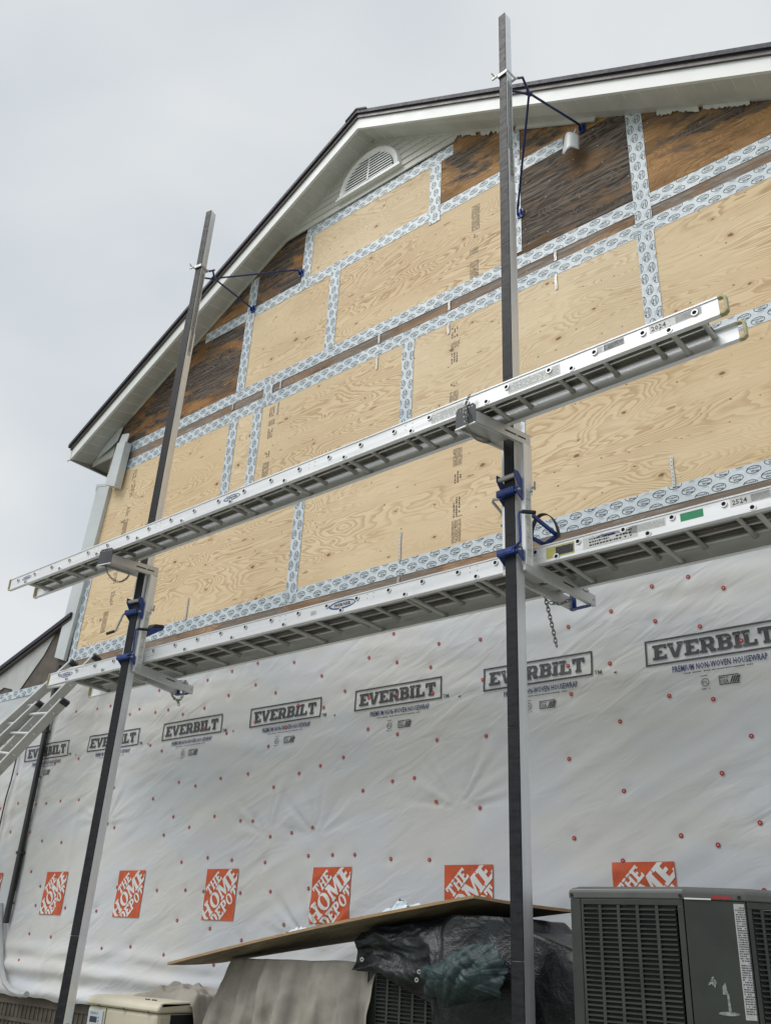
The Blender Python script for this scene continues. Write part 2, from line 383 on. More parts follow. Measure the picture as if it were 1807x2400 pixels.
def slab(word, gap=7):
    V, F, x = [], [], 0
    for ch in word:
        lp, hs, w = GL[ch]; p, f = poly2d(lp, hs); b = len(V)
        V += [((q[0]+x)/100, q[1]/100) for q in p]; F += [tuple(i+b for i in t) for t in f]; x += w + gap
    return V, F, (x-gap)/100
def frame2d(x0, z0, x1, z1, t):
    V, F = [], []
    for a in ((x0,z0,x1,z0+t),(x0,z1-t,x1,z1),(x0,z0+t,x0+t,z1-t),(x1-t,z0+t,x1,z1-t)):
        b = len(V); V += [(a[0],a[1]),(a[2],a[1]),(a[2],a[3]),(a[0],a[3])]; F += [(b,b+1,b+2),(b,b+2,b+3)]
    return V, F
def refine(V, F, L):
    V = list(V)
    for _ in range(8):
        mid = {}; out = []; any_ = False
        def m(i, j):
            k = (min(i,j), max(i,j))
            if k not in mid:
                a, b = V[i], V[j]
                mid[k] = len(V) if (a[0]-b[0])**2+(a[1]-b[1])**2 > L*L else -1
                if mid[k] >= 0: V.append(((a[0]+b[0])/2, (a[1]+b[1])/2))
            return mid[k]
        for a, b, c in F:
            ab, bc, ca = m(a,b), m(b,c), m(c,a); k = (ab>=0)+(bc>=0)+(ca>=0)
            if k == 0: out.append((a,b,c)); continue
            any_ = True
            if k == 3: out += [(a,ab,ca),(ab,b,bc),(ca,bc,c),(ab,bc,ca)]
            else:
                loop = [a] + ([ab] if ab>=0 else []) + [b] + ([bc] if bc>=0 else []) + [c] + ([ca] if ca>=0 else [])
                st = next(q for q in range(len(loop)) if loop[q] in (ab, bc, ca) and loop[q] >= 0)
                loop = loop[st:]+loop[:st]
                for q in range(1, len(loop)-1): out.append((loop[0], loop[q], loop[q+1]))
        F = out
        if not any_: break
    return V, F
def clip(V, F, n, d):   # keep n.p <= d
    bm = bmesh.new(); vs = [bm.verts.new((p[0], p[1], 0)) for p in V]
    for f in F:
        try: bm.faces.new([vs[i] for i in f])
        except ValueError: pass
    bmesh.ops.bisect_plane(bm, geom=bm.verts[:]+bm.edges[:]+bm.faces[:], plane_co=Vector((n[0]*d, n[1]*d, 0)), plane_no=Vector((n[0], n[1], 0)), clear_outer=True)
    bmesh.ops.triangulate(bm, faces=bm.faces); bm.verts.index_update()
    V2 = [(v.co.x, v.co.y) for v in bm.verts]; F2 = [tuple(v.index for v in f.verts) for f in bm.faces]; bm.free()
    return V2, F2
def scribble(w, h, rows, seed, fill=.8):
    """rows of tiny dashes: print too small to read in the photograph"""
    r = random.Random(seed); V, F = [], []
    for i in range(rows):
        z = h*(i+.25)/rows; hh = h/rows*.5; x = 0
        while x < w:
            l = min(w-x, r.uniform(.4, 2.0)*hh)
            if r.random() < fill and l > 0:
                b = len(V); V += [(x,z),(x+l,z),(x+l,z+hh),(x,z+hh)]; F += [(b,b+1,b+2),(b,b+2,b+3)]
            x += l + r.uniform(.2,.7)*hh
    return V, F
def put(mb, VF, fn, mi=0):
    """place 2D art through fn(x,z)->3D"""
    mb.add([fn(*p) for p in VF[0]], [tuple(f) for f in VF[1]], mi)
def tf(VF, sx, sz, ox=0, oz=0, ang=0, shear=0):
    c, s = math.cos(ang), math.sin(ang); out = []
    for p in VF[0]:
        x, z = p[0]*sx + p[1]*sz*shear, p[1]*sz
        out.append((x*c - z*s + ox, x*s + z*c + oz))
    return out, VF[1]

# ---------------------------------------------------------------- ground
g = MB(); g.add([(-1500,-1500,GROUND),(1500,-1500,GROUND),(1500,1500,GROUND),(-1500,1500,GROUND)], [(0,1,2,3)])
setp(g.build('ground', M['ground']), kind='structure')

# ---------------------------------------------------------------- the house
RX, RZW, SL, SR = -5.33, 8.62, .575, .571          # ridge x, soffit height at wall, slopes
XL, XR = -9.78, -.95                               # wall corners
def rake(x): return RZW - (SL*(RX-x) if x < RX else SR*(x-RX))
house = thing('house', 'tall gabled house with bare plywood upper wall, taped seams and white housewrap below', 'house', (RX, 0, GROUND))

def panel(name, loop, mat, y0=0.0, y1=.014, ou=None, label=None, rot=0):
    mb = MB(); mb.prism(loop, 'y', y0, y1)
    o = mb.build(name, mat, house, label=label)
    a = random.uniform(0, 90); b = random.uniform(0, 90)
    if ou: a, b = ou
    uv = o.data.uv_layers.new(name='UVMap'); org = ORG[house]
    for lp in o.data.loops:
        c = o.data.vertices[lp.vertex_index].co; x, z = c.x + org.x, c.z + org.z
        uv.data[lp.index].uv = (z+a, x+b) if rot else (x+a, z+b)
    return o
def rect(x0, z0, x1, z1): return [(x0,z0),(x1,z0),(x1,z1),(x0,z1)]
def under_rake(x0, z0, x1, z1):
    """rectangle cut by the rakes"""
    xs = [x0, x1] + ([RX] if x0 < RX < x1 else [])
    for zz in (z1,):
        for x in (RX-(RZW-zz)/SL, RX+(RZW-zz)/SR):
            if x0 < x < x1: xs.append(x)
    xs = sorted(set(xs)); top = [(x, min(z1, rake(x)-.004)) for x in xs]
    top = [p for p in top if p[1] > z0 + 1e-4]
    if not top: return None
    lo0, lo1 = x0, x1
    if top[0][0] > x0: lo0 = RX-(RZW-z0)/SL
    if top[-1][0] < x1: lo1 = RX+(RZW-z0)/SR
    if rake(x0) <= z0: lo0 = RX-(RZW-z0)/SL+.004
    if rake(x1) <= z0: lo1 = RX+(RZW-z0)/SR-.004
    return [(lo0, z0), (lo1, z0)] + list(reversed(top))
g_ = .0015
def row(z0, z1, cells):
    for x0, x1, mat, lab in cells:
        lp = under_rake(x0+g_, z0+g_, x1-g_, z1-g_)
        if lp: panel('plywood_panel', lp, M[mat], label=lab)
row(2.93, 4.26, [(XL+.02,-8.44,'ply',None),(-8.44,-5.985,'ply',None),(-5.985,-3.42,'ply',None),(-3.42,XR,'ply',None)])
row(4.26, 5.48, [(XL+.02,-7.235,'ply',None),(-7.235,-6.825,'ply','narrow new plywood strip'),(-6.825,-4.655,'ply',None),(-4.655,-2.165,'ply',None),(-2.165,XR,'ply',None)])
row(5.74, 6.935, [(-9.7,-7.175,'ply_mix','weathered brown and black plywood panel'),(-7.175,-5.775,'ply',None),(-5.775,-3.40,'ply',None),(-3.40,-2.165,'ply_dark','grey black weathered plywood panel'),(-2.165,XR,'ply_brown','weathered brown plywood panel')])
row(6.935, 7.735, [(-9,-7.175,'ply_brown','weathered brown plywood panel'),(-7.175,-6.27,'ply_mix','weathered brown plywood panel with a black lower edge'),(-6.27,-4.385,'ply',None),(-4.385,-3.40,'ply_brown','weathered brown plywood panel'),(-3.40,-2.165,'ply_brown','weathered brown plywood panel')])
lp = under_rake(-4.5, 7.7365, -3.6, 8.4)
if lp: panel('plywood_panel', lp, M['ply_brown'], label='weathered brown plywood panel')
panel('belt_board', rect(XL+.02, 5.482, XR, 5.738), M['rim'], .002, .016)
panel('rim_board', rect(XL+.02, 2.60, XR, 2.928), M['rim'], .001, .018)

# backing wall so the sheathing has real depth behind it
mb = MB(); mb.prism([(XL+.02,GROUND),(XR,GROUND),(XR,rake(XR)-.02),(RX,RZW-.02),(XL+.02,rake(XL)-.02)], 'y', .02, .16)
mb.box((XL+.02,.16,GROUND),(XL+.16,7,rake(XL)-.05)); mb.box((XR-.14,.16,GROUND),(XR,7,rake(XR)-.05))
mb.build('wall_framing', M['brownwood'], house)

# flashing tape with its printed ovals
def oval_art():
    V, F = [], []
    n = 22
    for k in range(n):
        t0, t1 = 2*math.pi*k/n, 2*math.pi*(k+1)/n; b = len(V)
        V += [(math.cos(t)*rx, math.sin(t)*rz) for t in (t0, t1) for rx, rz in ((.051,.0295),(.0455,.0242))]
        F += [(b,b+2,b+3),(b,b+3,b+1)]
    def word(s, h, cx, z, wmax):
        nonlocal V, F
        v, f, w = text2d(s, .034); sx = min(h, wmax/w); b = len(V)
        V += [(cx-w*sx/2+p[0]*sx, z+p[1]*h) for p in v]; F += [tuple(i+b for i in q) for q in f]
    word('Protecto', .0165, -.002, .0035, .078); word('Wrap', .0175, .006, -.0195, .054)
    a = (V, F)
    return a, tf(scribble(.05, .014, 2, 3), 1, 1, -.025, -.045)
OVAL, OVSUB = oval_art()
TW = .147
def tape(name, p, q, w=TW, y=-.002, flip=False, phase=0.0, label=None, parent=None):
    """strip of tape from p to q (x,z) with slightly uneven edges and the printed pattern"""
    p = Vector(p); q = Vector(q); L = (q-p).length; d = (q-p)/L; nrm = Vector((-d.y, d.x))
    rnd = random.Random(hash((round(p.x,3), round(p.y,3))) & 0xffff)
    mb = MB(); n = max(2, int(L/.09)); th = .0016
    ej = [(rnd.uniform(-.002,.002), rnd.uniform(-.002,.002)) for _ in range(n+1)]
    for i in range(n+1):
        c = p + d*(L*i/n); a = c + nrm*(-w/2+ej[i][0]); b = c + nrm*(w/2+ej[i][1])
        for (s2, yy) in ((a,y),(b,y),(b,y+th),(a,y+th)): mb.v.append((s2.x, yy, s2.y))
    for i in range(n):
        o0, o1 = i*4, i*4+4
        for k in range(4): mb.f.append((o0+k, o0+(k+1)%4, o1+(k+1)%4, o1+k)); mb.mi.append(0)
    mb.f += [(0,1,2,3), (n*4+3,n*4+2,n*4+1,n*4)]; mb.mi += [0,0]
    for art, mi in ((OVAL, 1), (OVSUB, 2)):
        V, F = [], []
        for i in range(-60, 140):
            for j in range(-60, 140):
                al = i*.122 + j*.09 + phase; ac = i*.032 - j*.067
                if abs(ac) > w/2+.03 or al < -.06 or al > L+.06: continue
                b = len(V); s = -1 if flip else 1
                for v in art[0]: V.append((al+v[0]*s, ac+v[1]*s))
                F += [tuple(k+b for k in f) for f in art[1]]
        e = w/2-.003
        for nn, dd in (((0,1),e),((0,-1),e),((1,0),L-.003),((-1,0),-.003)): V, F = clip(V, F, nn, dd)
        put(mb, (V, F), lambda al, ac: ((p+d*al+nrm*ac).x, y-.0006, (p+d*al+nrm*ac).y), mi)
    return mb.build(name, [M['tape'], M['ink'], M['inkpale']], parent or house, label=label, recalc=False)
HT = [((-9.72,5.479),(XR,5.479),False),((-9.70,5.744),(XR,5.744),True),((-9.74,2.984),(XR,2.984),False),((-9.7,4.212),(XR,4.212),False)]
for i, (a, b, fl) in enumerate(HT): tape('seam_tape', a, b, flip=fl, phase=.05*i, y=-.002-.0002*i)
tape('seam_tape', (-8.05,6.935), (-2.87,6.935), phase=.03, y=-.0028, flip=True)
tape('seam_tape', (-6.33,7.730), (-4.16,7.712), y=-.003, w=.155)
yv = -.0046
for x, z0, z1 in ((-6.272,6.86,7.74),(-4.657,4.2,5.42),(-5.777,5.80,6.93),(-2.168,4.2,5.42),(-2.168,5.55,7.02),(-5.988,2.93,4.2),(-7.236,4.2,5.45),(-6.825,4.2,5.42),(-6.696,5.42,5.78),(-7.20,5.81,7.48),(-4.383,6.80,7.63),(-3.415,5.86,7.45),(-3.425,2.93,4.2)):
    tape('seam_tape', (x, z0), (x, z1), y=yv, phase=x, flip=(x > -3)); yv -= .0001
tape('seam_tape', (-9.70, 2.90), (-9.66, 4.15), y=-.0062, w=.12)

# loose plumber's straps under the belt tape
def strap(x, z0, z1, y=-.0075):
    mb = MB(); n = 8; hz = []
    for i in range(n):
        a, b = z0+(z1-z0)*i/n, z0+(z1-z0)*(i+1)/n
        mb.box((x-.011+.002*math.sin(i), y-.001, a), (x+.011+.002*math.sin(i), y, b))
        mb.disc((x+.002*math.sin(i), y-.0013, (a+b)/2), (0,-1,0), .004, 8, 1)
    mb.build('metal_strap', [M['zinc'], M['hole']], house)
for x, z0, z1 in ((-3.005,5.24,5.40),(-3.0,5.56,5.66),(-4.17,5.28,5.40),(-4.165,5.56,5.67),(-5.06,5.24,5.40),(-5.05,5.56,5.67),(-6.50,5.24,5.40),(-6.49,5.56,5.67),(-7.30,5.24,5.40),(-7.29,5.58,5.67),(-2.145,3.04,3.29),(-4.65,3.04,3.33),(-4.65,2.80,2.90),(-7.58,3.04,3.30)):
    strap(x, z0, z1)

# grade stamps across the panels (illegible columns of print)
def stamp(x0, x1, z0, z1, seed, fill=.75):
    V, F = scribble(z1-z0, x1-x0, 3, seed, fill)
    mb = MB(); put(mb, (V, F), lambda a, b: (x0+b, -.0012, z0+a)); mb.build('grade_stamp', M['stamp'], house, recalc=False)
def stampblock(x0, x1, z0, z1, seed):
    V, F = scribble(z1-z0, x1-x0, 7, seed, .92); mb = MB(); put(mb, (V, F), lambda a, b: (x0+b, -.0012, z0+a)); mb.build('grade_stamp', M['stamp'], house, recalc=False)
for u0, v0, u1, v1, blk, sd in ((1103,473,1127,545,1,1),(1103,545,1122,562,0,2),(1100,575,1122,600,1,3),(1101,605,1122,655,1,4),(1055,760,1077,795,0,5),(1055,795,1079,820,1,6),(1054,820,1076,855,0,7),(1053,892,1076,910,0,8),(1051,912,1076,945,1,9),(1060,1045,1085,1095,1,10),(1061,1100,1085,1135,0,11),(1057,1160,1083,1215,0,12),(1056,1215,1082,1275,1,13),
        (628,950,647,980,0,14),(627,980,646,1000,1,15),(624,1000,642,1030,0,16),(618,1055,634,1075,0,17),(613,1080,631,1120,1,18),(311,1100,320,1130,0,19),(305,1130,316,1165,0,20),(295,1185,306,1210,0,21),(284,1215,300,1255,1,22),(255,1385,270,1420,0,23),(235,1432,254,1485,1,24),(262,1340,276,1370,0,25)):
    a = W(u0, v1); b = W(u1, v0); xc = (a.x+b.x)/2; wd = .10 if blk else .085
    (stampblock if blk else stamp)(xc-wd/2, xc+wd/2, min(a.z,b.z), max(a.z,b.z), sd)

# lapped siding left in the peak
mb = MB(); z = 7.805; k = 0
while z < 8.55:
    z1 = min(z+.101, RZW-.02)
    x0, x1 = RX-(RZW-z)/SL+.02, RX+(RZW-z)/SR-.02; x0b, x1b = RX-(RZW-z1)/SL+.02, RX+(RZW-z1)/SR-.02
    if k == 0: x1 = -4.14; x1b = -4.06
    mb.add([(x0,-.024,z),(x1,-.024,z),(x1b,-.011,z1),(x0b,-.011,z1),(x0,-.006,z),(x1,-.006,z),(x1b,-.006,z1),(x0b,-.006,z1)],
           [(0,1,2,3),(4,7,6,5),(0,4,5,1),(1,5,6,2),(2,6,7,3),(3,7,4,0)])
    z += .101; k += 1
sid = mb.build('lap_siding', M['siding'], house)
# torn remnants of siding and soffit channel along the right rake
rnd = random.Random(5)
def remnant(xa, xb, depth, seed):
    r = random.Random(seed); n = 26; up = []; lo = []
    for i in range(n+1):
        x = xa+(xb-xa)*i/n; up.append((x, rake(x)-.006)); lo.append((x+.006*r.uniform(-1,1), rake(x)-.028-depth*max(.05, .45+.9*noise.noise((x*6.5, seed, 0))+.25*r.uniform(-1,1))))
    mb = MB(); mb.prism(lo+up[::-1], 'y', -.02, -.012); return mb.build('torn_siding_scrap', M['siding'], house)
remnant(-4.10,-3.86,.09,1); remnant(-3.80,-3.45,.09,2); remnant(-1.95,-1.60,.07,3); remnant(-1.56,-1.2,.05,4)
mb = MB(); mb.bar((-3.36,-.022,rake(-3.36)-.035),(-2.52,-.022,rake(-2.52)-.035),.02,.05); mb.build('soffit_channel', M['siding'], house)
mb = MB(); mb.bar((-5.32,-.018,rake(-5.33)-.02),(-3.4,-.018,rake(-3.4)-.02),.02,.026); mb.bar((-5.34,-.018,rake(-5.34)-.02),(-7.1,-.018,rake(-7.1)-.02),.02,.026)
mb.bar((-7.0,-.016,rake(-7.0)-.02),(-9.4,-.016,rake(-9.4)-.02),.016,.02); mb.build('soffit_channel', M['siding'], house)

# half-round gable vent
vent = MB(); cx, cz, r0, r1 = -5.335, 7.955, .372, .455; NS = 28
vb = -.062
pro = [(r1+.012,-.012),(r1,vb+.012),(r1-.015,vb),(r0+.02,vb+.004),(r0,vb+.02),(r0,-.012)]
for i in range(NS+1):
    t = math.pi*i/NS
    for rr, yy in pro: vent.v.append((cx+rr*math.cos(t), yy, cz+rr*math.sin(t)*1.04))
m_ = len(pro)
for i in range(NS):
    for k in range(m_-1): vent.f.append((i*m_+k, i*m_+k+1, (i+1)*m_+k+1, (i+1)*m_+k)); vent.mi.append(0)
vent.box((cx-r1-.012, vb, cz-.040), (cx+r1+.012, -.012, cz+.002)); vent.box((cx-r1-.03, -.075, cz-.062), (cx+r1+.03, -.012, cz-.039))
vo = vent.build('gable_vent', M['white'], house, smooth=True)
lv = MB()
for k in range(9):
    z = cz+.012+k*.042; hw = math.sqrt(max(0, r0*r0-((z-cz)/1.04)**2))-.004
    if hw > .03:
        lv.box((cx-hw,-.0655,z-.003),(cx+hw,-.0605,z+.010))
        lv.add([(cx-hw,-.060,z+.003),(cx+hw,-.060,z+.003),(cx+hw,-.042,z+.021),(cx-hw,-.042,z+.021),(cx-hw,-.058,z-.001),(cx+hw,-.058,z-.001),(cx+hw,-.040,z+.017),(cx-hw,-.040,z+.017)], [(0,1,2,3),(7,6,5,4),(0,4,5,1),(2,6,7,3),(1,5,6,2),(0,3,7,4)])
lv.bar((cx,-.063,cz),(cx,-.045,cz+r0*1.03),.02,.016)
lv.build('louver', M['white'], vo)
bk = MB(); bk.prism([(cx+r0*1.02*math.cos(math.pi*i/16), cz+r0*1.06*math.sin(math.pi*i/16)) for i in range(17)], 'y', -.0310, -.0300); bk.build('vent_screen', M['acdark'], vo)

# roof: fascia, drip edge, shingles, soffit, eave, gutter
OV = -.30; EX = -10.25; EXR = -.30
def fz(x): return 8.568 - (.576*(RX-x) if x < RX else .557*(x-RX))
def rake_band(z0, z1, y0, y1, x0, x1):
    mb = MB()
    for a, b in ((x0, RX), (RX, x1)):
        mb.hexa([(a,y0,fz(a)+z0),(b,y0,fz(b)+z0),(b,y1,fz(b)+z0),(a,y1,fz(a)+z0),(a,y0,fz(a)+z1),(b,y0,fz(b)+z1),(b,y1,fz(b)+z1),(a,y1,fz(a)+z1)])
    return mb
rake_band(0, .158, OV, OV+.03, EX, EXR).build('fascia', M['white'], house)
rake_band(.158, .212, OV-.022, OV+.03, EX-.03, EXR).build('drip_edge', M['drip'], house)
mb = rake_band(.212, .262, OV-.045, 7, EX-.06, EXR)
mb.hexa([(RX-.16,OV-.055,fz(RX-.16)+.262),(RX,OV-.055,fz(RX)+.264),(RX,7,fz(RX)+.264),(RX-.16,7,fz(RX-.16)+.262),(RX-.16,OV-.055,fz(RX-.16)+.285),(RX,OV-.055,fz(RX)+.287),(RX,7,fz(RX)+.287),(RX-.16,7,fz(RX-.16)+.285)])
mb.hexa([(RX,OV-.055,fz(RX)+.264),(RX+.16,OV-.055,fz(RX+.16)+.262),(RX+.16,7,fz(RX+.16)+.262),(RX,7,fz(RX)+.264),(RX,OV-.055,fz(RX)+.287),(RX+.16,OV-.055,fz(RX+.16)+.285),(RX+.16,7,fz(RX+.16)+.285),(RX,7,fz(RX)+.287)])
mb.build('shingle_roof', M['shingle'], house)
so = MB(); rb = MB()
for a, b in ((EX, RX), (RX, EXR)):
    so.add([(a,OV+.03,fz(a)),(b,OV+.03,fz(b)),(b,.02,rake(b)),(a,.02,rake(a)),(a,OV+.03,fz(a)+.02),(b,OV+.03,fz(b)+.02),(b,.02,rake(b)+.02),(a,.02,rake(a)+.02)], [(0,1,2,3),(7,6,5,4),(0,4,5,1),(1,5,6,2),(2,6,7,3),(3,7,4,0)])
x = EX+.02
while x < EXR-.05:
    if abs(x-RX) > .05: rb.bar((x,OV+.034,fz(x)-.002),(x,0,rake(x)-.002),.007,.006)
    x += .1385 if x < RX else .148
nv = len(so.v); so.v += rb.v; so.f += [tuple(i+nv for i in f) for f in rb.f]; so.mi += [1]*len(rb.f)
so.build('soffit', [M['soffit'], M['rib']], house)
e0 = fz(EX)
mb = MB(); mb.box((EX,.022,e0+.02),(XL-.002,7,e0+.034)); mb.box((EX-.012,OV+.002,e0-.01),(EX-.001,7,e0+.15)); mb.build('eave_soffit', M['taupe'], house)
mb = MB(); gy = OV+.02
mb.prism([(EX-.014,e0+.14),(EX-.014,e0+.015),(EX-.075,e0+.015),(EX-.10,e0+.06),(EX-.118,e0+.14),(EX-.108,e0+.14),(EX-.09,e0+.065),(EX-.068,e0+.027),(EX-.024,e0+.027),(EX-.024,e0+.14)], 'y', gy, 7)
mb.prism([(EX-.014,e0+.165),(EX-.014,e0+.0),(EX-.10,e0+.0),(EX-.13,e0+.06),(EX-.165,e0+.165)], 'y', gy-.02, gy-.001); mb.build('gutter', M['white'], house)
# plastic sheet remnant where rake meets corner
mb = MB(); mb.prism([(-10.05,5.80),(-9.80,5.86),(-9.62,5.93),(-9.55,6.12),(-9.62,6.13),(-9.92,5.94)], 'y', -.04, -.03); mb.build('torn_siding_scrap', M['trim'], house)

mb = MB(); mb.prism([(-10.2,5.735),(-9.72,5.735),(-9.72,6.075),(-10.2,5.80)], 'y', .002, .016); mb.build('eave_return', M['soffit'], house)
# corner trim: two hanging lengths of bent aluminium, the upper one stands proud
def channel(name, p0, p1, w, dep, mat, y):
    (xa, za), (xb, zb) = p0, p1; mb = MB(); t = .004
    mb.hexa([(xa,y,za),(xa+w,y,za),(xa+w,y+t,za),(xa,y+t,za),(xb,y,zb),(xb+w,y,zb),(xb+w,y+t,zb),(xb,y+t,zb)])
    mb.hexa([(xa,y+t,za),(xa+t,y+t,za),(xa+t,y+dep,za),(xa,y+dep,za),(xb,y+t,zb),(xb+t,y+t,zb),(xb+t,y+dep,zb),(xb,y+dep,zb)])
    mb.hexa([(xa+w-t,y+t,za),(xa+w,y+t,za),(xa+w,y+dep*.5,za),(xa+w-t,y+dep*.5,za),(xb+w-t,y+t,zb),(xb+w,y+t,zb),(xb+w,y+dep*.5,zb),(xb+w-t,y+dep*.5,zb)])
    return mb
a = W(217,1340,-.05); 
pts = [W(127,1541,-.05), W(148,1548,-.05), W(228,1139,-.05), W(256,1140,-.05)]
mb = MB(); A0, A1, B0, B1 = pts; dy = Vector((0,.05,0))
mb.hexa([A0, A1, A1+dy, A0+dy, B0, B1, B1+dy, B0+dy]); 
mb.prism([(B0.x-.03,B0.z+.03),(B0.x-.01,B0.z-.08),(B0.x+.02,B0.z-.02),(B1.x,B1.z+.01),(B1.x-.05,B1.z+.06)], 'y', -.055, -.046)
mb.build('corner_trim', M['trim'], house, bevel=.004)
U0, U1, T0, T1 = W(246,1136,-.13), W(268,1140,-.13), W(275,1038,-.13), W(294,1034,-.13); dy = Vector((0,.10,0))
mb = MB(); mb.hexa([U0, U1, U1+dy, U0+dy, T0, T1, T1+dy, T0+dy])
mb.prism([(T0.x,T0.z-.01),(T1.x-.005,T1.z-.02),(T1.x+.03,T1.z+.10),(T1.x+.0,T1.z+.13),(T0.x+.05,T0.z+.12)], 'y', -.115, -.10)
mb.build('corner_trim', M['trim'], house, bevel=.004, label='short upper length of pale corner trim standing proud of the wall')
# ---------------------------------------------------------------- housewrap with its prints and cap nails
def sst(a, b, x):
    t = max(0, min(1, (x-a)/(b-a))); return t*t*(3-2*t)
NAILS = []
for (x0, y0, s, pts) in (
 (350,1550,.3003,[(457,148),(645,78),(848,15),(1127,7),(1345,113),(828,183),(1528,233),(983,246),(621,267),(78,228),(51,400),(154,382),(267,416),(436,368),(424,520),(601,563),(7,657),(101,702),(1161,345),(1363,362),(826,475),(1064,518),(930,666),(1515,752),(1337,818),(1170,878),(773,881),(563,918),(233,947),(368,977),(976,986),(33,1076),(190,1216),(517,1213),(713,1247),(814,1250),(315,1299),(113,1358),(946,1372),(1109,1340),(1279,1300),(253,1570),(459,1536),(647,1555),(904,1572),(1243,1521),(1431,1514),(1608,1513)]),
 (800,1450,.3003,[(409,118),(767,198),(1091,165),(215,304),(432,340),(699,380),(30,566),(217,620),(438,596),(716,583),(1108,480),(207,864),(438,904),(748,949),(17,1085),(1131,918),(402,1272),(575,1247),(170,1345),(744,1432),(1084,1480)]),
 (1307,1450,.3003,[(86,65),(761,20),(1112,63),(82,370),(408,351),(1432,172),(105,590),(871,605),(1215,630),(487,804),(1516,920),(91,1097),(1286,1210),(520,1348),(1583,1597)]),
 (1000,1200,.4847,[(1088,359),(1264,313),(1435,367),(891,480),(1104,527),(1322,554)]),
 (0,1700,.4204,[(438,187),(905,145),(838,112),(95,273),(222,288),(255,175),(303,212),(101,436),(198,442),(257,437),(339,424),(447,418),(59,596),(172,599),(236,646),(345,655),(175,818),(222,899),(198,1006),(366,1020),(75,992),(165,1164),(292,1182),(118,1312),(637,349),(602,549),(637,572),(559,746),(656,905),(877,922),(1036,921),(1137,928),(1342,937),(540,1038),(988,1090),(1172,1136),(577,1246),(731,1237),(920,1282),(1347,1201),(1510,929),(1588,1114),(1203,1338),(3,466)]),
 (1000,1800,.4847,[(715,341),(1232,329),(1412,375),(951,451),(1633,595),(17,446),(239,491)]),
 (400,2000,.5706,[(411,158),(568,146),(468,296),(908,25),(1066,27),(28,277),(163,311),(292,359)]),
 (0,1200,.4805,[(540,947),(680,962),(634,988),(372,974),(479,962),(760,978),(824,968),(895,988),(777,870)])):
    for a, b in pts:
        u, v = x0+a*s, y0+b*s
        if all((u-p[0])**2+(v-p[1])**2 > 64 for p in NAILS): NAILS.append((u, v))
NP = [W(u, v, -.012) for u, v in NAILS]
PULL = [W(733,2220), W(745,1962), W(253,1931), W(1081,1894), W(634,1960)]   # nails that gather the sheet
NB = {}
for p in NP:
    for i in range(int((p.x-.12)/.2)-1, int((p.x+.12)/.2)+2):
        for j in range(int((p.z-.12)/.2)-1, int((p.z+.12)/.2)+2): NB.setdefault((i, j), []).append(p)
def wrapd(x, z):
    a = x*.906 + z*.423; b = -x*.423 + z*.906
    low = sst(1.75, 1.15, z); dn = 1-low
    d = .012
    d += low*(.0095*noise.noise((a*.55, b*4.8, 1.3)) + .0085*noise.noise((a*1.3, b*9.5, 4.1))*sst(-.35, .25, noise.noise((x*.8, z*.9, 6.6))))
    d += dn*(.0125*noise.noise((x*.75+3, z*4.6+x*.35, 8.8)) + .0065*noise.noise((x*1.4, z*9+x*.8, 2.2)))
    d += .010*noise.noise((x*.6, z*.8, 5.5))
    hem = sst(-.05, -.35, z)*sst(-3.2, -4.6, x)
    if hem > 0:
        d += hem*(.035 + .017*math.sin(z*31 + 1.6*noise.noise((x*.55, z*1.2, 0))*2) + .022*noise.noise((x*1.3, z*8, 3)) + .010*noise.noise((x*2.5, z*17, 5)))
    for p in PULL:
        dx, dz = x-p.x, z-p.z; r = math.hypot(dx, dz)
        if r < .7: d += (.017 if p is PULL[0] else .009)*noise.noise((math.atan2(dz, dx)*6.5, r*.8, p.x))*2*sst(0, .10, r)*sst(.7, .08, r)*sst(-.15, .25, dz/(r+.001)+.1)
    for p in NB.get((int(x/.2), int(z/.2)), ()):
        q = ((x-p.x)**2+(z-p.z)**2)/.0022
        if q < 6: d -= .0075*math.exp(-q)
    # vertical creases by the left pole
    for xc in (-8.95, -9.75, -10.35): d += .012*math.exp(-((x-xc-.04*z)/.05)**2)
    return d
X0, X1, Z0, ZT = -12.6, XR, -.60, 2.735
ST = .021
nx = int((X1-X0)/ST); nz = int((ZT-Z0)/ST); wv = []; wf = []
def topz(x): return 2.61 if x < -9.82 else ZT
for i in range(nx+1):
    x = X0+(X1-X0)*i/nx; tz = topz(x); bz = Z0 + .03*noise.noise((x*1.1, 0, 0)) + .02*noise.noise((x*4, 2, 0))
    for j in range(nz+1):
        z = bz+(tz-bz)*j/nz; wv.append((x, -wrapd(x, z)-.006, z))
for i in range(nx):
    for j in range(nz):
        b = i*(nz+1)+j; wf.append((b, b+nz+1, b+nz+2, b+1))
mb = MB(); mb.add(wv, wf)
def onwrap(x, z): return (x, -wrapd(x, z)-.0120, z)
def wput(VF, ox, oz, mi, L=.022):
    V, F = refine(VF[0], VF[1], L); put(mb, (V, F), lambda x, z: onwrap(x+ox, z+oz), mi)
eb = slab('EVERBILT', 5); BW, BH = .909, .1768; sx = .80/eb[2]
prem = text2d('PREMIUM NON-WOVEN HOUSEWRAP', .02); tmk = text2d('TM', .01); usa = text2d('USA', .02); made = text2d('MADE IN', .02); etl = text2d('ETL', .02)
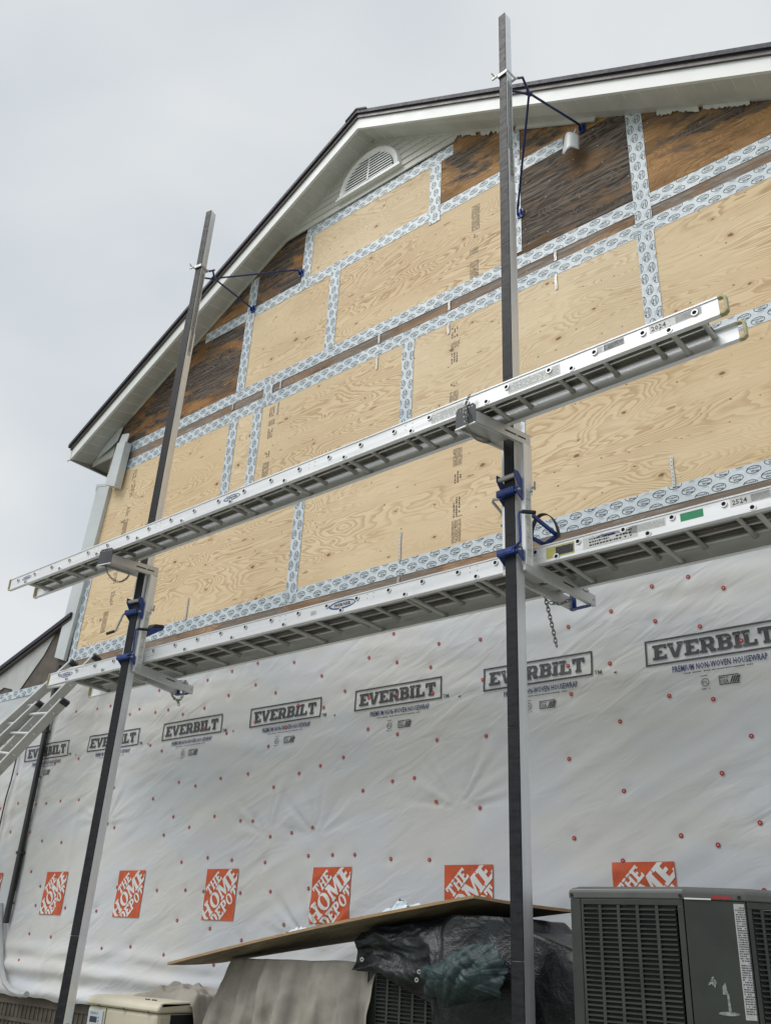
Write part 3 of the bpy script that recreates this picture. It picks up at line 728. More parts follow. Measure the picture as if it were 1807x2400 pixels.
for k in range(0, 8):
    bx, bz = -11.5506+1.2994*k, 1.7674
    wput(frame2d(0, 0, BW, BH, .0125), bx, bz, 1)
    wput(tf(eb, sx, .103), bx+.052, bz+.037, 1)
    wput(tf(prem, .61/prem[2], .041), bx+.18, bz-.063, 2)
    wput(scribble(.44, .013, 1, 11, .9), bx+.255, bz-.088, 1)
    wput(tf(tmk, .055/tmk[2], .030), bx+BW+.013, bz, 1)
    wput(([(0,0),(.022,.012),(.022,-.008)], [(0,1,2)]), bx+BW+.155, bz-.006, 1)
    wput(frame2d(0, 0, .125, .058, .0055), bx+.475, bz-.185, 1); wput(tf(usa, .05/usa[2], .026), bx+.484, bz-.177, 1); wput(tf(made, .05/made[2], .011), bx+.484, bz-.146, 1)
    for q in range(4):
        wput(([(0,0),(.010,0),(.03,.040),(.020,.040)], [(0,1,2),(0,2,3)]), bx+.540+q*.0145, bz-.177, 1)
    ring = [(.026*math.cos(2*math.pi*t/20), .026*math.sin(2*math.pi*t/20)) for t in range(20)]
    V, F = poly2d(ring, [[(p[0]*.84, p[1]*.84) for p in ring]]); wput((V, F), bx+.385, bz-.155, 1)
    wput(tf(etl, .032/etl[2], .018), bx+.369, bz-.164, 1); wput(scribble(.05, .012, 1, 5, .9), bx+.36, bz-.202, 1); wput(scribble(.045, .01, 1, 6, .9), bx+.362, bz-.118, 1)
HS = .4092
hd1, hd2, hd3 = slab('THE', 6), slab('HOME', 5), slab('DEPOT', 6)
c45 = R(45)
def hdput(word, h, wd, al, ac):
    VF = tf(word, wd/word[2], h, -wd/2+al, ac)
    V = [(p[0]*math.cos(c45)-p[1]*math.sin(c45)+HS/2, p[0]*math.sin(c45)+p[1]*math.cos(c45)+HS/2) for p in VF[0]]; V, F = V, VF[1]
    for nn, dd in (((1,0),HS-.004),((-1,0),-.004),((0,1),HS-.004),((0,-1),-.004)): V, F = clip(V, F, nn, dd)
    return V, F
HDA = [hdput(hd1, .088, .205, -.005, .082), hdput(hd2, .135, .53, .0, -.060), hdput(hd3, .100, .38, -.005, -.168)]
for k in range(0, 7):
    hx, hz = -10.5803+1.2994*k, .5534-HS
    V, F = refine([(0,0),(HS,0),(HS,HS),(0,HS)], [(0,1,2),(0,2,3)], .022); put(mb, (V, F), lambda x, z: onwrap(x+hx, z+hz), 3)
    for art in HDA:
        V, F = refine(art[0], art[1], .022); put(mb, (V, F), lambda x, z: (x+hx, -wrapd(x+hx, z+hz)-.0150, z+hz), 4)
wrap = mb.build('housewrap', [M['wrap'], M['logo_ink'], M['blue_ink'], M['orange'], M['label']], house, smooth=True, recalc=False, angle=180)
wrap['label'] = 'white printed housewrap covering the lower wall, pinned with red cap nails'
# cap nails: one mesh shared by every copy
def cap_mesh(off):
    c = MB(); n = 12
    prof = ((.0145,0),(.0140,.0018),(.0120,.0028),(.0075,.0022),(.0040,.0026))
    for r_, d_ in prof:
        for k in range(n): c.v.append((r_*math.cos(2*math.pi*k/n), -d_, r_*math.sin(2*math.pi*k/n)))
    for q in range(len(prof)-1):
        for k in range(n): c.f.append((q*n+k, q*n+(k+1)%n, (q+1)*n+(k+1)%n, (q+1)*n+k)); c.mi.append(0)
    c.f.append(tuple((len(prof)-1)*n+k for k in range(n))); c.mi.append(1)
    return c
cm = cap_mesh(0)
org = ORG[house]
def napos(p): return Vector((p.x, -wrapd(p.x, p.z)-.0125, p.z))
order = sorted(range(len(NP)), key=lambda i: (NP[i]-CAM_LOC).length)
near, far = order[:100], order[100:]
proto = None
for i in near:
    q = napos(NP[i])
    if proto is None:
        mbx = MB(); mbx.v = list(cm.v); mbx.f = list(cm.f); mbx.mi = list(cm.mi)
        proto = mbx.build('cap_nail', [M['red'], M['pink']]); proto.parent = wrap; o = proto
    else:
        o = proto.copy(); COL.objects.link(o); o.parent = wrap
    o.location = q - org
if far:
    mbx = MB()
    for i in far:
        q = napos(NP[i]); b = len(mbx.v)
        mbx.v += [(a[0]+q.x, a[1]+q.y, a[2]+q.z) for a in cm.v]; mbx.f += [tuple(k+b for k in f) for f in cm.f]; mbx.mi += cm.mi
    setp(mbx.build('cap_nail_field', [M['red'], M['pink']], wrap), kind='stuff')
# skirting below the wrap
mb = MB(); mb.box((-12.6,-.005,-.68),(XR,.02,-.56)); mb.build('skirt_board', M['brownwood'], house)
mb = MB(); mb.box((-12.6,.05,GROUND),(XR,.06,-.6), 1)
x = -12.55
while x < -6.5:
    mb.box((x,.012,GROUND),(x+.028,.03,-.68)); x += .075
for q in range(7): mb.box((-12.6,.0,GROUND+.07*q),(-6.4,.011,GROUND+.03+.07*q))
mb.build('lattice_skirt', [M['brownwood'], M['acdark']], house)
# lower wing on the left
LP1, LP2 = W(146,1466,-.06), W(0,1577,-.06)
def lz(x): return LP1.z + (LP2.z-LP1.z)/(LP2.x-LP1.x)*(x-LP1.x)
mb = MB(); mb.prism([(-12.6,2.5),(-9.80,2.5),(-9.80,lz(-9.80)+.02),(-12.6,lz(-12.6)+.02)], 'y', .0, .03); mb.build('wing_sheathing', M['brownwood'], house, label='dark exposed sheathing of the low wing')
mb = MB(); mb.hexa([(-12.7,-.06,lz(-12.7)),(-9.81,-.06,lz(-9.81)),(-9.81,5,lz(-9.81)),(-12.7,5,lz(-12.7)),(-12.7,-.06,lz(-12.7)+.03),(-9.81,-.06,lz(-9.81)+.03),(-9.81,5,lz(-9.81)+.03),(-12.7,5,lz(-12.7)+.03)]); mb.build('wing_drip_edge', M['drip'], house)
mb = MB(); mb.hexa([(-12.7,-.08,lz(-12.7)+.032),(-9.81,-.08,lz(-9.81)+.032),(-9.81,5,lz(-9.81)+.032),(-12.7,5,lz(-12.7)+.032),(-12.7,-.08,lz(-12.7)+.085),(-9.81,-.08,lz(-9.81)+.085),(-9.81,5,lz(-9.81)+.085),(-12.7,5,lz(-12.7)+.085)]); mb.build('wing_shingles', M['shingle'], house)
mb = MB(); pg = [W(u, v, -.01) for u, v in ((132,1481),(103,1536),(72,1580),(50,1612),(34,1631.5),(28,1616),(10,1612),(-30,1640),(-60,1640),(-60,1620),(0,1584))]
mb.prism([(p.x,p.z) for p in pg], 'y', -.012, -.006); mb.build('torn_underlayment', M['paleunder'], house, label='torn pale underlayment sheet hanging on the low wing gable')
tape('flashing_strip', (-12.6,2.64), (-9.83,2.645), y=-.03, w=.10, label='grey flashing strip over the top edge of the wrap')

# ---------------------------------------------------------------- downspout, cable, conduit
ds = thing('downspout', 'dark flat downspout running down the white housewrap below the corner trim', 'downspout', W(12,2170,-.06))
p, q = W(13,2165,-.06), W(140,1560,-.06)
mb = MB(); mb.bar(p, q, .058, .045, up=(0,1,0)); mb.build('pipe', M['cable'], ds, bevel=.004)
mb = MB()
for t in (.25, .72):
    c = p.lerp(q, t); mb.box((c.x-.05,-.085,c.z-.015),(c.x+.05,-.03,c.z+.015))
mb.build('strap_band', M['black'], ds)
def cable(name, label, pts, r, mat, cat='cable'):
    mb = MB(); mb.tube(pts, r, 8); o = mb.build(name, mat, None, smooth=True); return setp(o, label, cat)
cable('cable', 'thin black cable hanging left of the dark downspout on the housewrap', [W(42,1760,-.04),W(38,1780,-.04),W(26,1830,-.045),W(14,1870,-.04),W(6,1905,-.04),W(-6,1960,-.04),W(-14,2100,-.04)], .008, M['cable'])
cable('cable', 'thin cable clipped along the right side of the dark downspout', [W(108,1680,-.04),W(90,1770,-.05),W(80,1830,-.05),W(66,1930,-.045),W(50,2030,-.045),W(36,2090,-.045)], .006, M['cable'])
cable('conduit', 'grey conduit pipe curving out at the bottom left of the wall', [W(2,2120,-.07),W(2,2200,-.07),W(4,2270,-.08),W(12,2305,-.12),W(28,2324,-.18),W(48,2333,-.24),W(62,2332,-.30)], .028, M['pipe'], 'pipe')

# ---------------------------------------------------------------- scaffold poles
def pole(name, label, x0, x1, w, d, rz, z0, z1, seed):
    """x0 at z0, x1 at z1 (slight lean)"""
    yc = -1.06
    t = thing(name, label, 'scaffold pole', (x0, yc, z0), 0, 'aluminium pump jack poles')
    lean = (x1-x0)/(z1-z0); A = Matrix.Rotation(rz, 4, 'Z')
    sh = Matrix(((1,0,lean,x0),(0,1,0,yc),(0,0,1,z0),(0,0,0,1)))
    H = z1-z0; T = lambda x, y, z: sh @ (A @ Vector((x, y, z)))
    def bx(mb, a, b, mi=0):
        mb.hexa([T(a[0],a[1],a[2]),T(b[0],a[1],a[2]),T(b[0],b[1],a[2]),T(a[0],b[1],a[2]),T(a[0],a[1],b[2]),T(b[0],a[1],b[2]),T(b[0],b[1],b[2]),T(a[0],b[1],b[2])], mi)
    jz = 5.84 - z0
    mb = MB(); bx(mb, (-w/2,-d/2,0), (w/2,d/2,jz)); bx(mb, (-w/2+.006,-d/2+.005,jz), (w/2-.006,d/2-.004,H))
    mb.build('tube', M['alu_side'], t, bevel=.003)
    mb = MB(); rr = random.Random(seed)
    z = 0
    while z < H:                       # rubber facing in lengths, scuffed into a slight bow
        zz = min(z+1.22, H); ww = w/2 + (.002 if z < jz else -.004); bx(mb, (-ww,-d/2-.008+(0 if z < jz else .005),z+.002), (ww,-d/2+(.0 if z<jz else .004),zz)); z += 1.22
    z = .1; s = 0
    while z < H-.1:
        c = T((-.022 if s % 2 else .022)*w/.08, -d/2-.0085, z); mb.disc(c, (A @ Vector((0,-1,0))), .006, 8, 1)
        z += .155; s += 1
    mb.build('rubber_facing', [M['rubber'], M['hole']], t, bevel=.0015)
    mb = MB(); bx(mb, (w/2-.0, -.022, H-2.0), (w/2+.0008, .024, H-.85)); bx(mb, (w/2, -.02, .30), (w/2+.0012, .024, .62))
    for (za, zb) in ((H-1.95,H-.9),):
        V, F = scribble(zb-za, .036, 5, seed)
        put(mb, (V, F), lambda a, b: T(w/2+.0018, -.016+b, za+a), 1)
    V, F = scribble(.22, .036, 6, seed+1); put(mb, (V, F), lambda a, b: T(w/2+.002, -.016+b, .32+a), 1)
    mb.add([T(w/2+.002,-.018,.57),T(w/2+.002,.022,.57),T(w/2+.002,.022,.61),T(w/2+.002,-.018,.61)], [(0,1,2,3)], 2)
    mb.build('label', [M['labelgrey'], M['hole'], M['red']], t, recalc=False)
    return t
pole('scaffold_pole', 'tall scaffold pole at right, in front of the tarp, black face and silver side', -2.80, -2.828, .078, .088, R(-5), GROUND, 7.50, 1)
pole('scaffold_pole', 'scaffold pole at left rising past the eave, leaning across the beige generator corner', -6.905, -6.822, .084, .088, R(11), GROUND, 7.53, 2)

# ---------------------------------------------------------------- chains
def chain_pts(ctrl, step=.024):
    pts = [Vector(p) for p in ctrl]; out = []
    # Catmull-Rom then even spacing
    dense = []
    for i in range(len(pts)-1):
        p0 = pts[max(i-1,0)]; p1 = pts[i]; p2 = pts[i+1]; p3 = pts[min(i+2,len(pts)-1)]
        for k in range(24):
            t = k/24; dense.append(.5*((2*p1)+(p2-p0)*t+(2*p0-5*p1+4*p2-p3)*t*t+(3*p1-p0-3*p2+p3)*t**3))
    dense.append(pts[-1]); out = [dense[0]]; acc = 0
    for a, b in zip(dense, dense[1:]):
        L = (b-a).length
        while acc+L >= step:
            f = (step-acc)/L; a = a.lerp(b, f); out.append(a.copy()); L = (b-a).length; acc = 0
        acc += L
    return out
def chain(label, strands, link=.026, r=.0028):
    mb = MB(); first = Vector(strands[0][0])
    for st in strands:
        P = chain_pts(st, link*.80)
        for i in range(len(P)-1):
            c = (P[i]+P[i+1])/2; d = (P[i+1]-P[i]).normalized(); s = d.orthogonal().normalized()
            ref = Vector((0,1,0)) if abs(d.y) < .8 else Vector((1,0,0))
            s = d.cross(ref).normalized()
            if i % 2: s = d.cross(s).normalized()
            lp = []
            for k in range(10):
                t = 2*math.pi*k/10; lp.append(c + d*math.cos(t)*link*.56 + s*math.sin(t)*link*.33)
            mb.tube(lp, r, 5, close=True)
    o = mb.build('chain', M['chain'], None, smooth=True); return setp(o, label, 'chain', None)
# ---------------------------------------------------------------- pump jacks
def jack(label, px, zj, rz, xo=0, pedal='loop', crank='up', arm_dx=0):
    """zj: heights dict in world z; local frame: pole centre at origin, -y away from wall"""
    t = thing('pump_jack', label, 'pump jack', (px, -1.06, 0), rz, 'pump jacks riding on the poles')
    t.location.z = zj[0]; zj = (0, zj[1]-zj[0])
    hw = .062          # inner half width of the frame
    zb, zt = zj
    # uprights: two channels either side of the pole
    for s in (-1, 1):
        mb = MB(); xa = s*hw; xb = s*(hw+.030)
        x0, x1 = min(xa, xb), max(xa, xb)
        mb.box((x0,-.012,zb),(x1,-.006,zt)); mb.box((x0,.058,zb),(x1,.064,zt))
        mb.box((xa-.002 if s<0 else xa-.002,-.006,zb),(xa+.002,.058,zt)); mb.box((xb-.004 if s>0 else xb,-.006,zb),(xb if s>0 else xb+.004,.058,zt))
        mb.box((x0+.002,.064,zb+.52),(x1-.002,.082,zt))
        mb.build('upright', M['alu_side'], t, bevel=.002)
    mb = MB(); xs = hw+.031
    mb.box((hw+.030,.0,zb+.05),(xs,.052,zb+.54)); mb2 = scribble(.47, .046, 5, 9)
    put(mb, mb2, lambda a, b: (xs+.0008, .004+b, zb+.06+a), 1)
    for q in range(5): mb.add([(xs+.001,.002,zb+.10+q*.09),(xs+.001,.050,zb+.10+q*.09),(xs+.001,.050,zb+.108+q*.09),(xs+.001,.002,zb+.108+q*.09)], [(0,1,2,3)], 1)
    mb.build('label', [M['label'], M['labelgrey']], t, recalc=False)
    # upper workbench arm, sloping a little down and out
    ya, yb = .085, -.505; za, zc = zt+.055, zt-.03
    for s in (-1, 1):
        mb = MB(); x = s*(hw+.016)
        for (x0, x1, dz0, dz1) in ((x-.002,x+.002,-.044,.044),(x-.016,x+.002,.040,.044),(x-.016,x+.002,-.044,-.040)) if s>0 else ((x-.002,x+.002,-.044,.044),(x-.002,x+.016,.040,.044),(x-.002,x+.016,-.044,-.040)):
            mb.hexa([(x0,yb,zc+dz0),(x1,yb,zc+dz0),(x1,ya,za+dz0),(x0,ya,za+dz0),(x0,yb,zc+dz1),(x1,yb,zc+dz1),(x1,ya,za+dz1),(x0,ya,za+dz1)])
        L = .17                          # dark slot
        xx = x + s*.0026; f = lambda y: za+(zc-za)*(ya-y)/(ya-yb)
        mb.hexa([(xx-.0006,-.20,f(-.20)-.006),(xx,-.20,f(-.20)-.006),(xx,.03,f(.03)-.006),(xx-.0006,.03,f(.03)-.006),(xx-.0006,-.20,f(-.20)+.006),(xx,-.20,f(-.20)+.006),(xx,.03,f(.03)+.006),(xx-.0006,.03,f(.03)+.006)], 1)
        mb.disc((xx+s*.001,-.07,f(-.07)),(s,0,0),.012,10,2)
        mb.build('workbench_arm', [M['arm'], M['hole'], M['alu_dark']], t)
    mb = MB()                            # inner bottom web and its openings
    mb.hexa([(-hw,yb+.02,zc-.02),(hw,yb+.02,zc-.02),(hw,-.12,za-.062),(-hw,-.12,za-.062),(-hw,yb+.02,zc-.016),(hw,yb+.02,zc-.016),(hw,-.12,za-.058),(-hw,-.12,za-.058)])
    mb.build('arm_web', M['alu_dark'], t)
    mb = MB(); loop = [(-hw-.018,zc-.045),(hw+.018,zc-.045),(hw+.018,zc+.085),(hw,zc+.105),(-hw,zc+.105),(-hw-.018,zc+.085)]
    hs = [[(hx+.007*math.cos(2*math.pi*k/8), zc+.088+.007*math.sin(2*math.pi*k/8)) for k in range(8)] for hx in (-.05,-.025,0,.025,.05)]
    mb.prism(loop, 'y', yb-.006, yb, 0, hs); mb.box((-hw-.02,yb-.010,zc-.05),(hw+.02,yb-.001,zc-.042), 1); mb.build('toe_plate', [M['darkplate'], M['alu']], t)
    # lower standing arm towards the wall
    y0, y1 = -.012, .79; z0, z1 = zb+.006, zb-.008
    for s in (-1, 1):
        mb = MB(); x = s*(hw+.016)
        def seg(ya_, yb_, xin, xout, h):
            f = lambda y: z0+(z1-z0)*(y-y0)/(y1-y0)
            mb.hexa([(xin,ya_,f(ya_)-h),(xout,ya_,f(ya_)-h),(xout,yb_,f(yb_)-h),(xin,yb_,f(yb_)-h),(xin,ya_,f(ya_)+h),(xout,ya_,f(ya_)+h),(xout,yb_,f(yb_)+h),(xin,yb_,f(yb_)+h)])
        seg(y0, .36, x-.010, x+.010, .042); seg(.30, y1, x-.016, x+.016, .038)
        xx = x+s*.0165
        mb.box((min(xx,xx+s*.001),.40,z0-.004),(max(xx,xx+s*.001),.52,z0+.006), 1)
        if s > 0:
            ov = [(.66+.045*math.cos(2*math.pi*k/20), zb+.036+.016*math.sin(2*math.pi*k/20)) for k in range(20)]
            mb.prism(ov, 'x', xx, xx+.0012, 3, [[((p[0]-.66)*.86+.66, (p[1]-zb-.036)*.72+zb+.036) for p in ov]])
            v, f_, w = text2d('WERNER', .02); put(mb, (v, f_), lambda a, b: (xx+.0016, .63+a*.06/w, zb+.030+b*.012), 3)
        mb.disc((xx+s*.0015,y1-.03,z1),(s,0,0),.006,10,1)
        mb.build('standing_arm', [M['arm'], M['hole'], M['alu_dark'], M['hole']], t)
    mb = MB(); loop = [(-hw-.018,z1-.05),(hw+.018,z1-.05),(hw+.018,z1-.032),(-hw+.03,z1-.032),(-hw+.03,z1+.10),(-hw-.018,z1+.10)]
    mb.prism(loop, 'y', y1-.05, y1-.044)
    for k in range(4): mb.disc((-.02+.028*k, y1-.0505, z1-.041),(0,-1,0),.006,8,1)
    mb.box((-hw,y1-.09,z1-.052),(hw,y1-.045,z1-.048)); mb.build('toe_plate', [M['blue'], M['pink']], t)
    mb = MB(); mb.box((-hw,.10,zb-.004),(hw,.30,zb)); mb.box((-hw,.36,zb+.0),(hw,.48,zb+.004)); mb.build('arm_web', M['alu_dark'], t)
    # blue jack hardware
    zr = zb+.615
    mb = MB(); mb.tube([(-.068,-.073,zr),(.068,-.073,zr)], .017, 14); mb.build('roller', M['zinc'], t, smooth=True)
    for s in (-1, 1):
        mb = MB(); x = s*.072; mb.prism([(-.095,zr+.030),(-.055,zr+.034),(.0,zr-.02),(.0,zr-.12),(-.015,zr-.14),(-.045,zr-.07),(-.095,zr-.012)], 'x', x-.003, x+.003)
        mb.build('roller_bracket', M['blue'], t)
    def clamp(z, nm):
        mb = MB(); mb.box((-.082,-.090,z-.022),(.058,-.050,z+.022)); mb.box((-.075,-.094,z-.014),(.045,-.088,z+.006))
        for s in (-1, 1): mb.prism([(-.085,z+.020),(-.03,z+.030),(.01,z-.015),(.01,z-.07),(-.02,z-.06),(-.085,z-.016)], 'x', s*.074-.004, s*.074+.004)
        o = mb.build(nm, M['blue'], t, bevel=.003)
        mb = MB(); mb.tube([(-.09,-.07,z-.004),(.095,-.07,z-.004)], .008, 10); mb.build('pin', M['zinc'], o, smooth=True)
    clamp(zr-.105, 'upper_clamp'); clamp(zb+.085, 'lower_clamp')
    # lower release handle
    mb = MB(); x = hw+.040
    zq = zb+.09
    mb.tube([(.03,-.085,zq),(.075,-.088,zq+.012),(x+.004,-.09,zq+.03),(x+.006,-.09,zq+.06),(x-.008,-.085,zq+.22),(x-.006,-.08,zq+.24),(x+.012,-.06,zq+.25)], .0085, 10)
    o = mb.build('release_handle', M['blue'], t, smooth=True)
    mb = MB(); mb.tube([(x+.008,-.066,zq+.247),(x+.045,.02,zq+.262)], .0135, 12); mb.build('handle_grip', M['black'], o, smooth=True, angle=50)
    # crank on the left
    zk = zr-.13
    mb = MB()
    if crank == 'up': P_ = [(-.07,-.06,zk),(-.125,-.06,zk+.012),(-.135,-.055,zk),(-.105,.06,zk-.09),(-.105,.07,zk-.10)]; G_ = [(-.105,.065,zk-.10),(-.155,.075,zk-.125)]
    else: P_ = [(-.07,-.07,zk+.02),(-.105,-.07,zk+.022),(-.118,-.072,zk),(-.160,-.08,zk-.135),(-.17,-.08,zk-.14)]; G_ = [(-.17,-.08,zk-.14),(-.255,-.09,zk-.158)]
    mb.tube(P_, .010, 10); o = mb.build('crank_handle', M['zinc'], t, smooth=True)
    mb = MB(); mb.tube(G_, .0135, 12); mb.build('handle_grip', M['black'], o, smooth=True, angle=50)
    # foot pedal behind
    mb = MB(); zp = zb+.30
    if pedal == 'loop':
        mb.bar((.075,.05,zp+.09),(.12,.31,zp+.0),.018,.026); mb.bar((.00,.05,zp-.02),(.02,.29,zp-.04),.018,.026); mb.bar((.12,.31,zp+.0),(.01,.30,zp-.045),.03,.022)
        o = mb.build('foot_pedal', M['blue'], t, bevel=.003)
        mb = MB(); n = 18; V = []
        for k in range(n+1):
            a = math.pi*k/n; c = Vector((.07-.075*math.cos(a), .24+.05*math.cos(a)*-1, zp-.02+.17*math.sin(a)))
            V += [c+Vector((0,-.018,0)), c+Vector((0,.018,0))]
        F = [(2*k,2*k+1,2*k+3,2*k+2) for k in range(n)]; mb.add(V, F)
        so_ = mb.build('foot_strap', M['black'], o); md = so_.modifiers.new('s','SOLIDIFY'); md.thickness = .005
    else:
        zp += .05; mb.prism([(.06,zp-.05),(.06,zp+.045),(.14,zp+.065),(.25,zp+.10),(.26,zp+.085)], 'x', .03, .10)
        o = mb.build('foot_pedal', M['blue'], t, bevel=.003)
        mb = MB(); mb.prism([(.10,zp+.058),(.25,zp+.103),(.262,zp+.098),(.25,zp+.125),(.14,zp+.10)], 'x', .028, .102); mb.build('pedal_pad', M['black'], o)
    # wing bolt on the sliding upright
    mb = MB(); mb.tube([(hw+.03,.075,zb+.57),(hw+.055,.075,zb+.57)], .008, 8); mb.bar((hw+.05,.075,zb+.55),(hw+.05,.075,zb+.61),.008,.012); mb.tube([(hw+.03,.05,zb+.53),(hw+.05,.05,zb+.53)], .007, 8); mb.build('wing_bolt', M['zinc'], t)
    return t
jack('right hand pump jack with a strapped foot pedal and black handle grip', -2.812, (2.205, 3.085), R(-4), pedal='loop', crank='up')
jack('left hand pump jack with a silver crank handle and a plain blue foot pedal', -6.872, (2.145, 3.035), R(11), pedal='plate', crank='down')

# ---------------------------------------------------------------- aluminium stages
def stage(label, x0, L, yn, wd, ztop, slope, tilt, h, up_phase, up_dz, lo_phase, lo_dz):
    t = thing('aluminium_stage', label, 'scaffold plank', (x0, yn, ztop), 0, 'aluminium planks on the jacks')
    # local coords (a along, b across towards wall, c down from top) -> world
    ct, st_ = math.cos(tilt), math.sin(tilt)
    def T(a, b, c): return Vector((x0+a, yn+b*ct+c*st_, ztop+slope*a+b*st_-c*ct))
    def bx(mb, A, B, mi=0): mb.hexa([T(A[0],A[1],B[2]),T(B[0],A[1],B[2]),T(B[0],B[1],B[2]),T(A[0],B[1],B[2]),T(A[0],A[1],A[2]),T(B[0],A[1],A[2]),T(B[0],B[1],A[2]),T(A[0],B[1],A[2])], mi)
    ups = []; a = up_phase
    while a < L-.1: ups.append(a); a += .3048
    los = []; a = lo_phase
    while a < L-.1: los.append(a); a += .6096
    for side, (b0, sgn) in enumerate(((0, 1), (wd, -1))):
        mb = MB(); F = .030
        bb = lambda u, v: (b0+u*sgn, b0+v*sgn) if sgn > 0 else (b0+v*sgn, b0+u*sgn)
        q = bb(.0, .004); bx(mb, (0,q[0],.0),(L,q[1],h))                       # web
        q = bb(-.006, F); bx(mb, (0,q[0],-.004),(L,q[1],-.0005)); bx(mb, (0,q[0],h+.0005),(L,q[1],h+.004))
        q = bb(-.006, -.0005); bx(mb, (0,q[0],-.0005),(L,q[1],.006)); bx(mb, (0,q[0],h-.006),(L,q[1],h+.0005))
        ends = []; o_ = -.0015 if sgn > 0 else wd+.0015; nn = (T(0,-1,0)-T(0,0,0))*sgn
        for k, c in [(k, up_dz) for k in ups]+[(k, lo_dz) for k in los]:
            ends.append(T(k, o_, c))
        if sgn > 0:                       # rivet dots beside the rungs
            for k in ups[1::3]:
                for dx in (.10, .16):
                    for c in (up_dz-.012, up_dz+.02): mb.disc(T(k+dx, -.0012, c), nn, .0035, 6, 1)
        rail = mb.build('side_rail', [M['alu_face'], M['hole']], t, bevel=.001)
        for p_ in ends:
            mb = MB(); mb.ring(p_, nn, .0130, .0195, .0075, 16, 0); mb.disc(p_+nn*.0006, nn, .0145, 14, 1); mb.build('rung_end', [M['alu'], M['hole']], rail, smooth=True, angle=40)
        # end caps
        for e, (a0, dr) in enumerate(((0, -1), (L, 1))):
            mb = MB(); w0 = bb(-.008, .026)
            o1 = [(0,-.004),(.018*dr,-.004),(.030*dr,.010),(.030*dr,h-.012),(.018*dr,h+.004),(0,h+.004),(0,h-.006),(.012*dr,h-.008),(.020*dr,h-.018),(.020*dr,.016),(.012*dr,.006),(0,.006)]
            if e == 1 and True: o1 = [(p_[0]*1.55, p_[1]) for p_ in o1]
            n_ = len(o1); tri = geometry.tessellate_polygon([[Vector((p_[0],p_[1],0)) for p_ in o1]])
            b = mb.add([T(a0+p_[0], w0[0], p_[1]) for p_ in o1]+[T(a0+p_[0], w0[1], p_[1]) for p_ in o1], [])
            for q in tri: mb.f += [(b+q[0],b+q[1],b+q[2]),(b+n_+q[2],b+n_+q[1],b+n_+q[0])]; mb.mi += [0,0]
            for k in range(n_): mb.f.append((b+k,b+(k+1)%n_,b+n_+(k+1)%n_,b+n_+k)); mb.mi.append(0)
            mb.build('end_cap', M['olive'], t, bevel=.001)
    # deck of ribbed extrusions above the rungs
    mb = MB(); n = 3 if wd < .45 else 4; dw = (wd-.05)/n; zc = up_dz-.019
    for k in range(n):
        b0 = .025+dw*k
        bx(mb, (.12,b0+.004,zc-.012),(L-.12,b0+dw-.004,zc-.009))
        for q in (.004, dw-.010): bx(mb, (.12,b0+q,zc-.009),(L-.12,b0+q+.006,zc+.001), 2)
        if dw > .1: bx(mb, (.12,b0+dw/2-.003,zc-.009),(L-.12,b0+dw/2+.003,zc-.002))
    a = .2
    while a < L-.2:
        for k in range(n):
            b0 = .025+dw*k
            for q in (.3,.7): mb.disc(T(a+.03*(k%2), b0+dw*q, zc-.0086), T(0,0,1)-T(0,0,0), .0035, 6, 1)
        a += .1016
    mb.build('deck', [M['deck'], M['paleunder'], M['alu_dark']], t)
    for lst, c, r_ in ((ups, up_dz, .0155), (los, lo_dz, .0165)):
        for k in lst:
            mb = MB(); mb.tube([T(k, .004, c), T(k, wd-.004, c)], r_, 12); mb.tube([T(k,.004,c),T(k,.018,c)], r_+.004, 12); mb.tube([T(k,wd-.018,c),T(k,wd-.004,c)], r_+.004, 12)
            mb.build('rung', M['alu_dark'], t, smooth=True, angle=50)
    return t, T
def sticker(T, t, a, c, w, h, mats, lines=None, text=None, th=.03, tw=None, seed=1, col2=1, name='label'):
    """label on the near rail: a along, c down from the top"""
    mb = MB(); o = -.0012
    mb.add([T(a,o,c+h),T(a+w,o,c+h),T(a+w,o,c),T(a,o,c)], [(0,1,2,3)])
    o2 = -.0018
    if lines:
        x0, x1, n = lines; V, F = scribble((x1-x0)*w, h*.8, n, seed, .85); put(mb, (V, F), lambda x, z: T(a+x0*w+x, o2, c+h*.9-z), col2)
    if text:
        v, f, wd_ = text2d(text, .02); sx = (tw or th*.95*wd_)/wd_; put(mb, (v, f), lambda x, z: T(a+.012+x*sx, o2, c+h*.5+th*.5-z*th), col2)
    return mb.build(name, mats, t, recalc=False)
def oval_badge(T, t, a, c, w, h, mat):
    mb = MB(); n = 28; o = -.0014
    out = [(w/2*math.cos(2*math.pi*k/n), h/2*math.sin(2*math.pi*k/n)) for k in range(n)]; inn = [(p[0]*.90+.004, p[1]*.66) for p in out]
    put(mb, poly2d(out, [inn]), lambda x, z: T(a+x, o, c-z), 0)
    put(mb, poly2d(inn), lambda x, z: T(a+x, o+.0002, c-z), 1)
    v, f, wd_ = text2d('WERNER', .03); sx = w*.62/wd_; put(mb, (v, f), lambda x, z: T(a-w*.30+x*sx, o-.0006, c+h*.16-z*h*.34), 2)
    return mb.build('badge', [mat, M['label'], M['hole']], t, recalc=False)

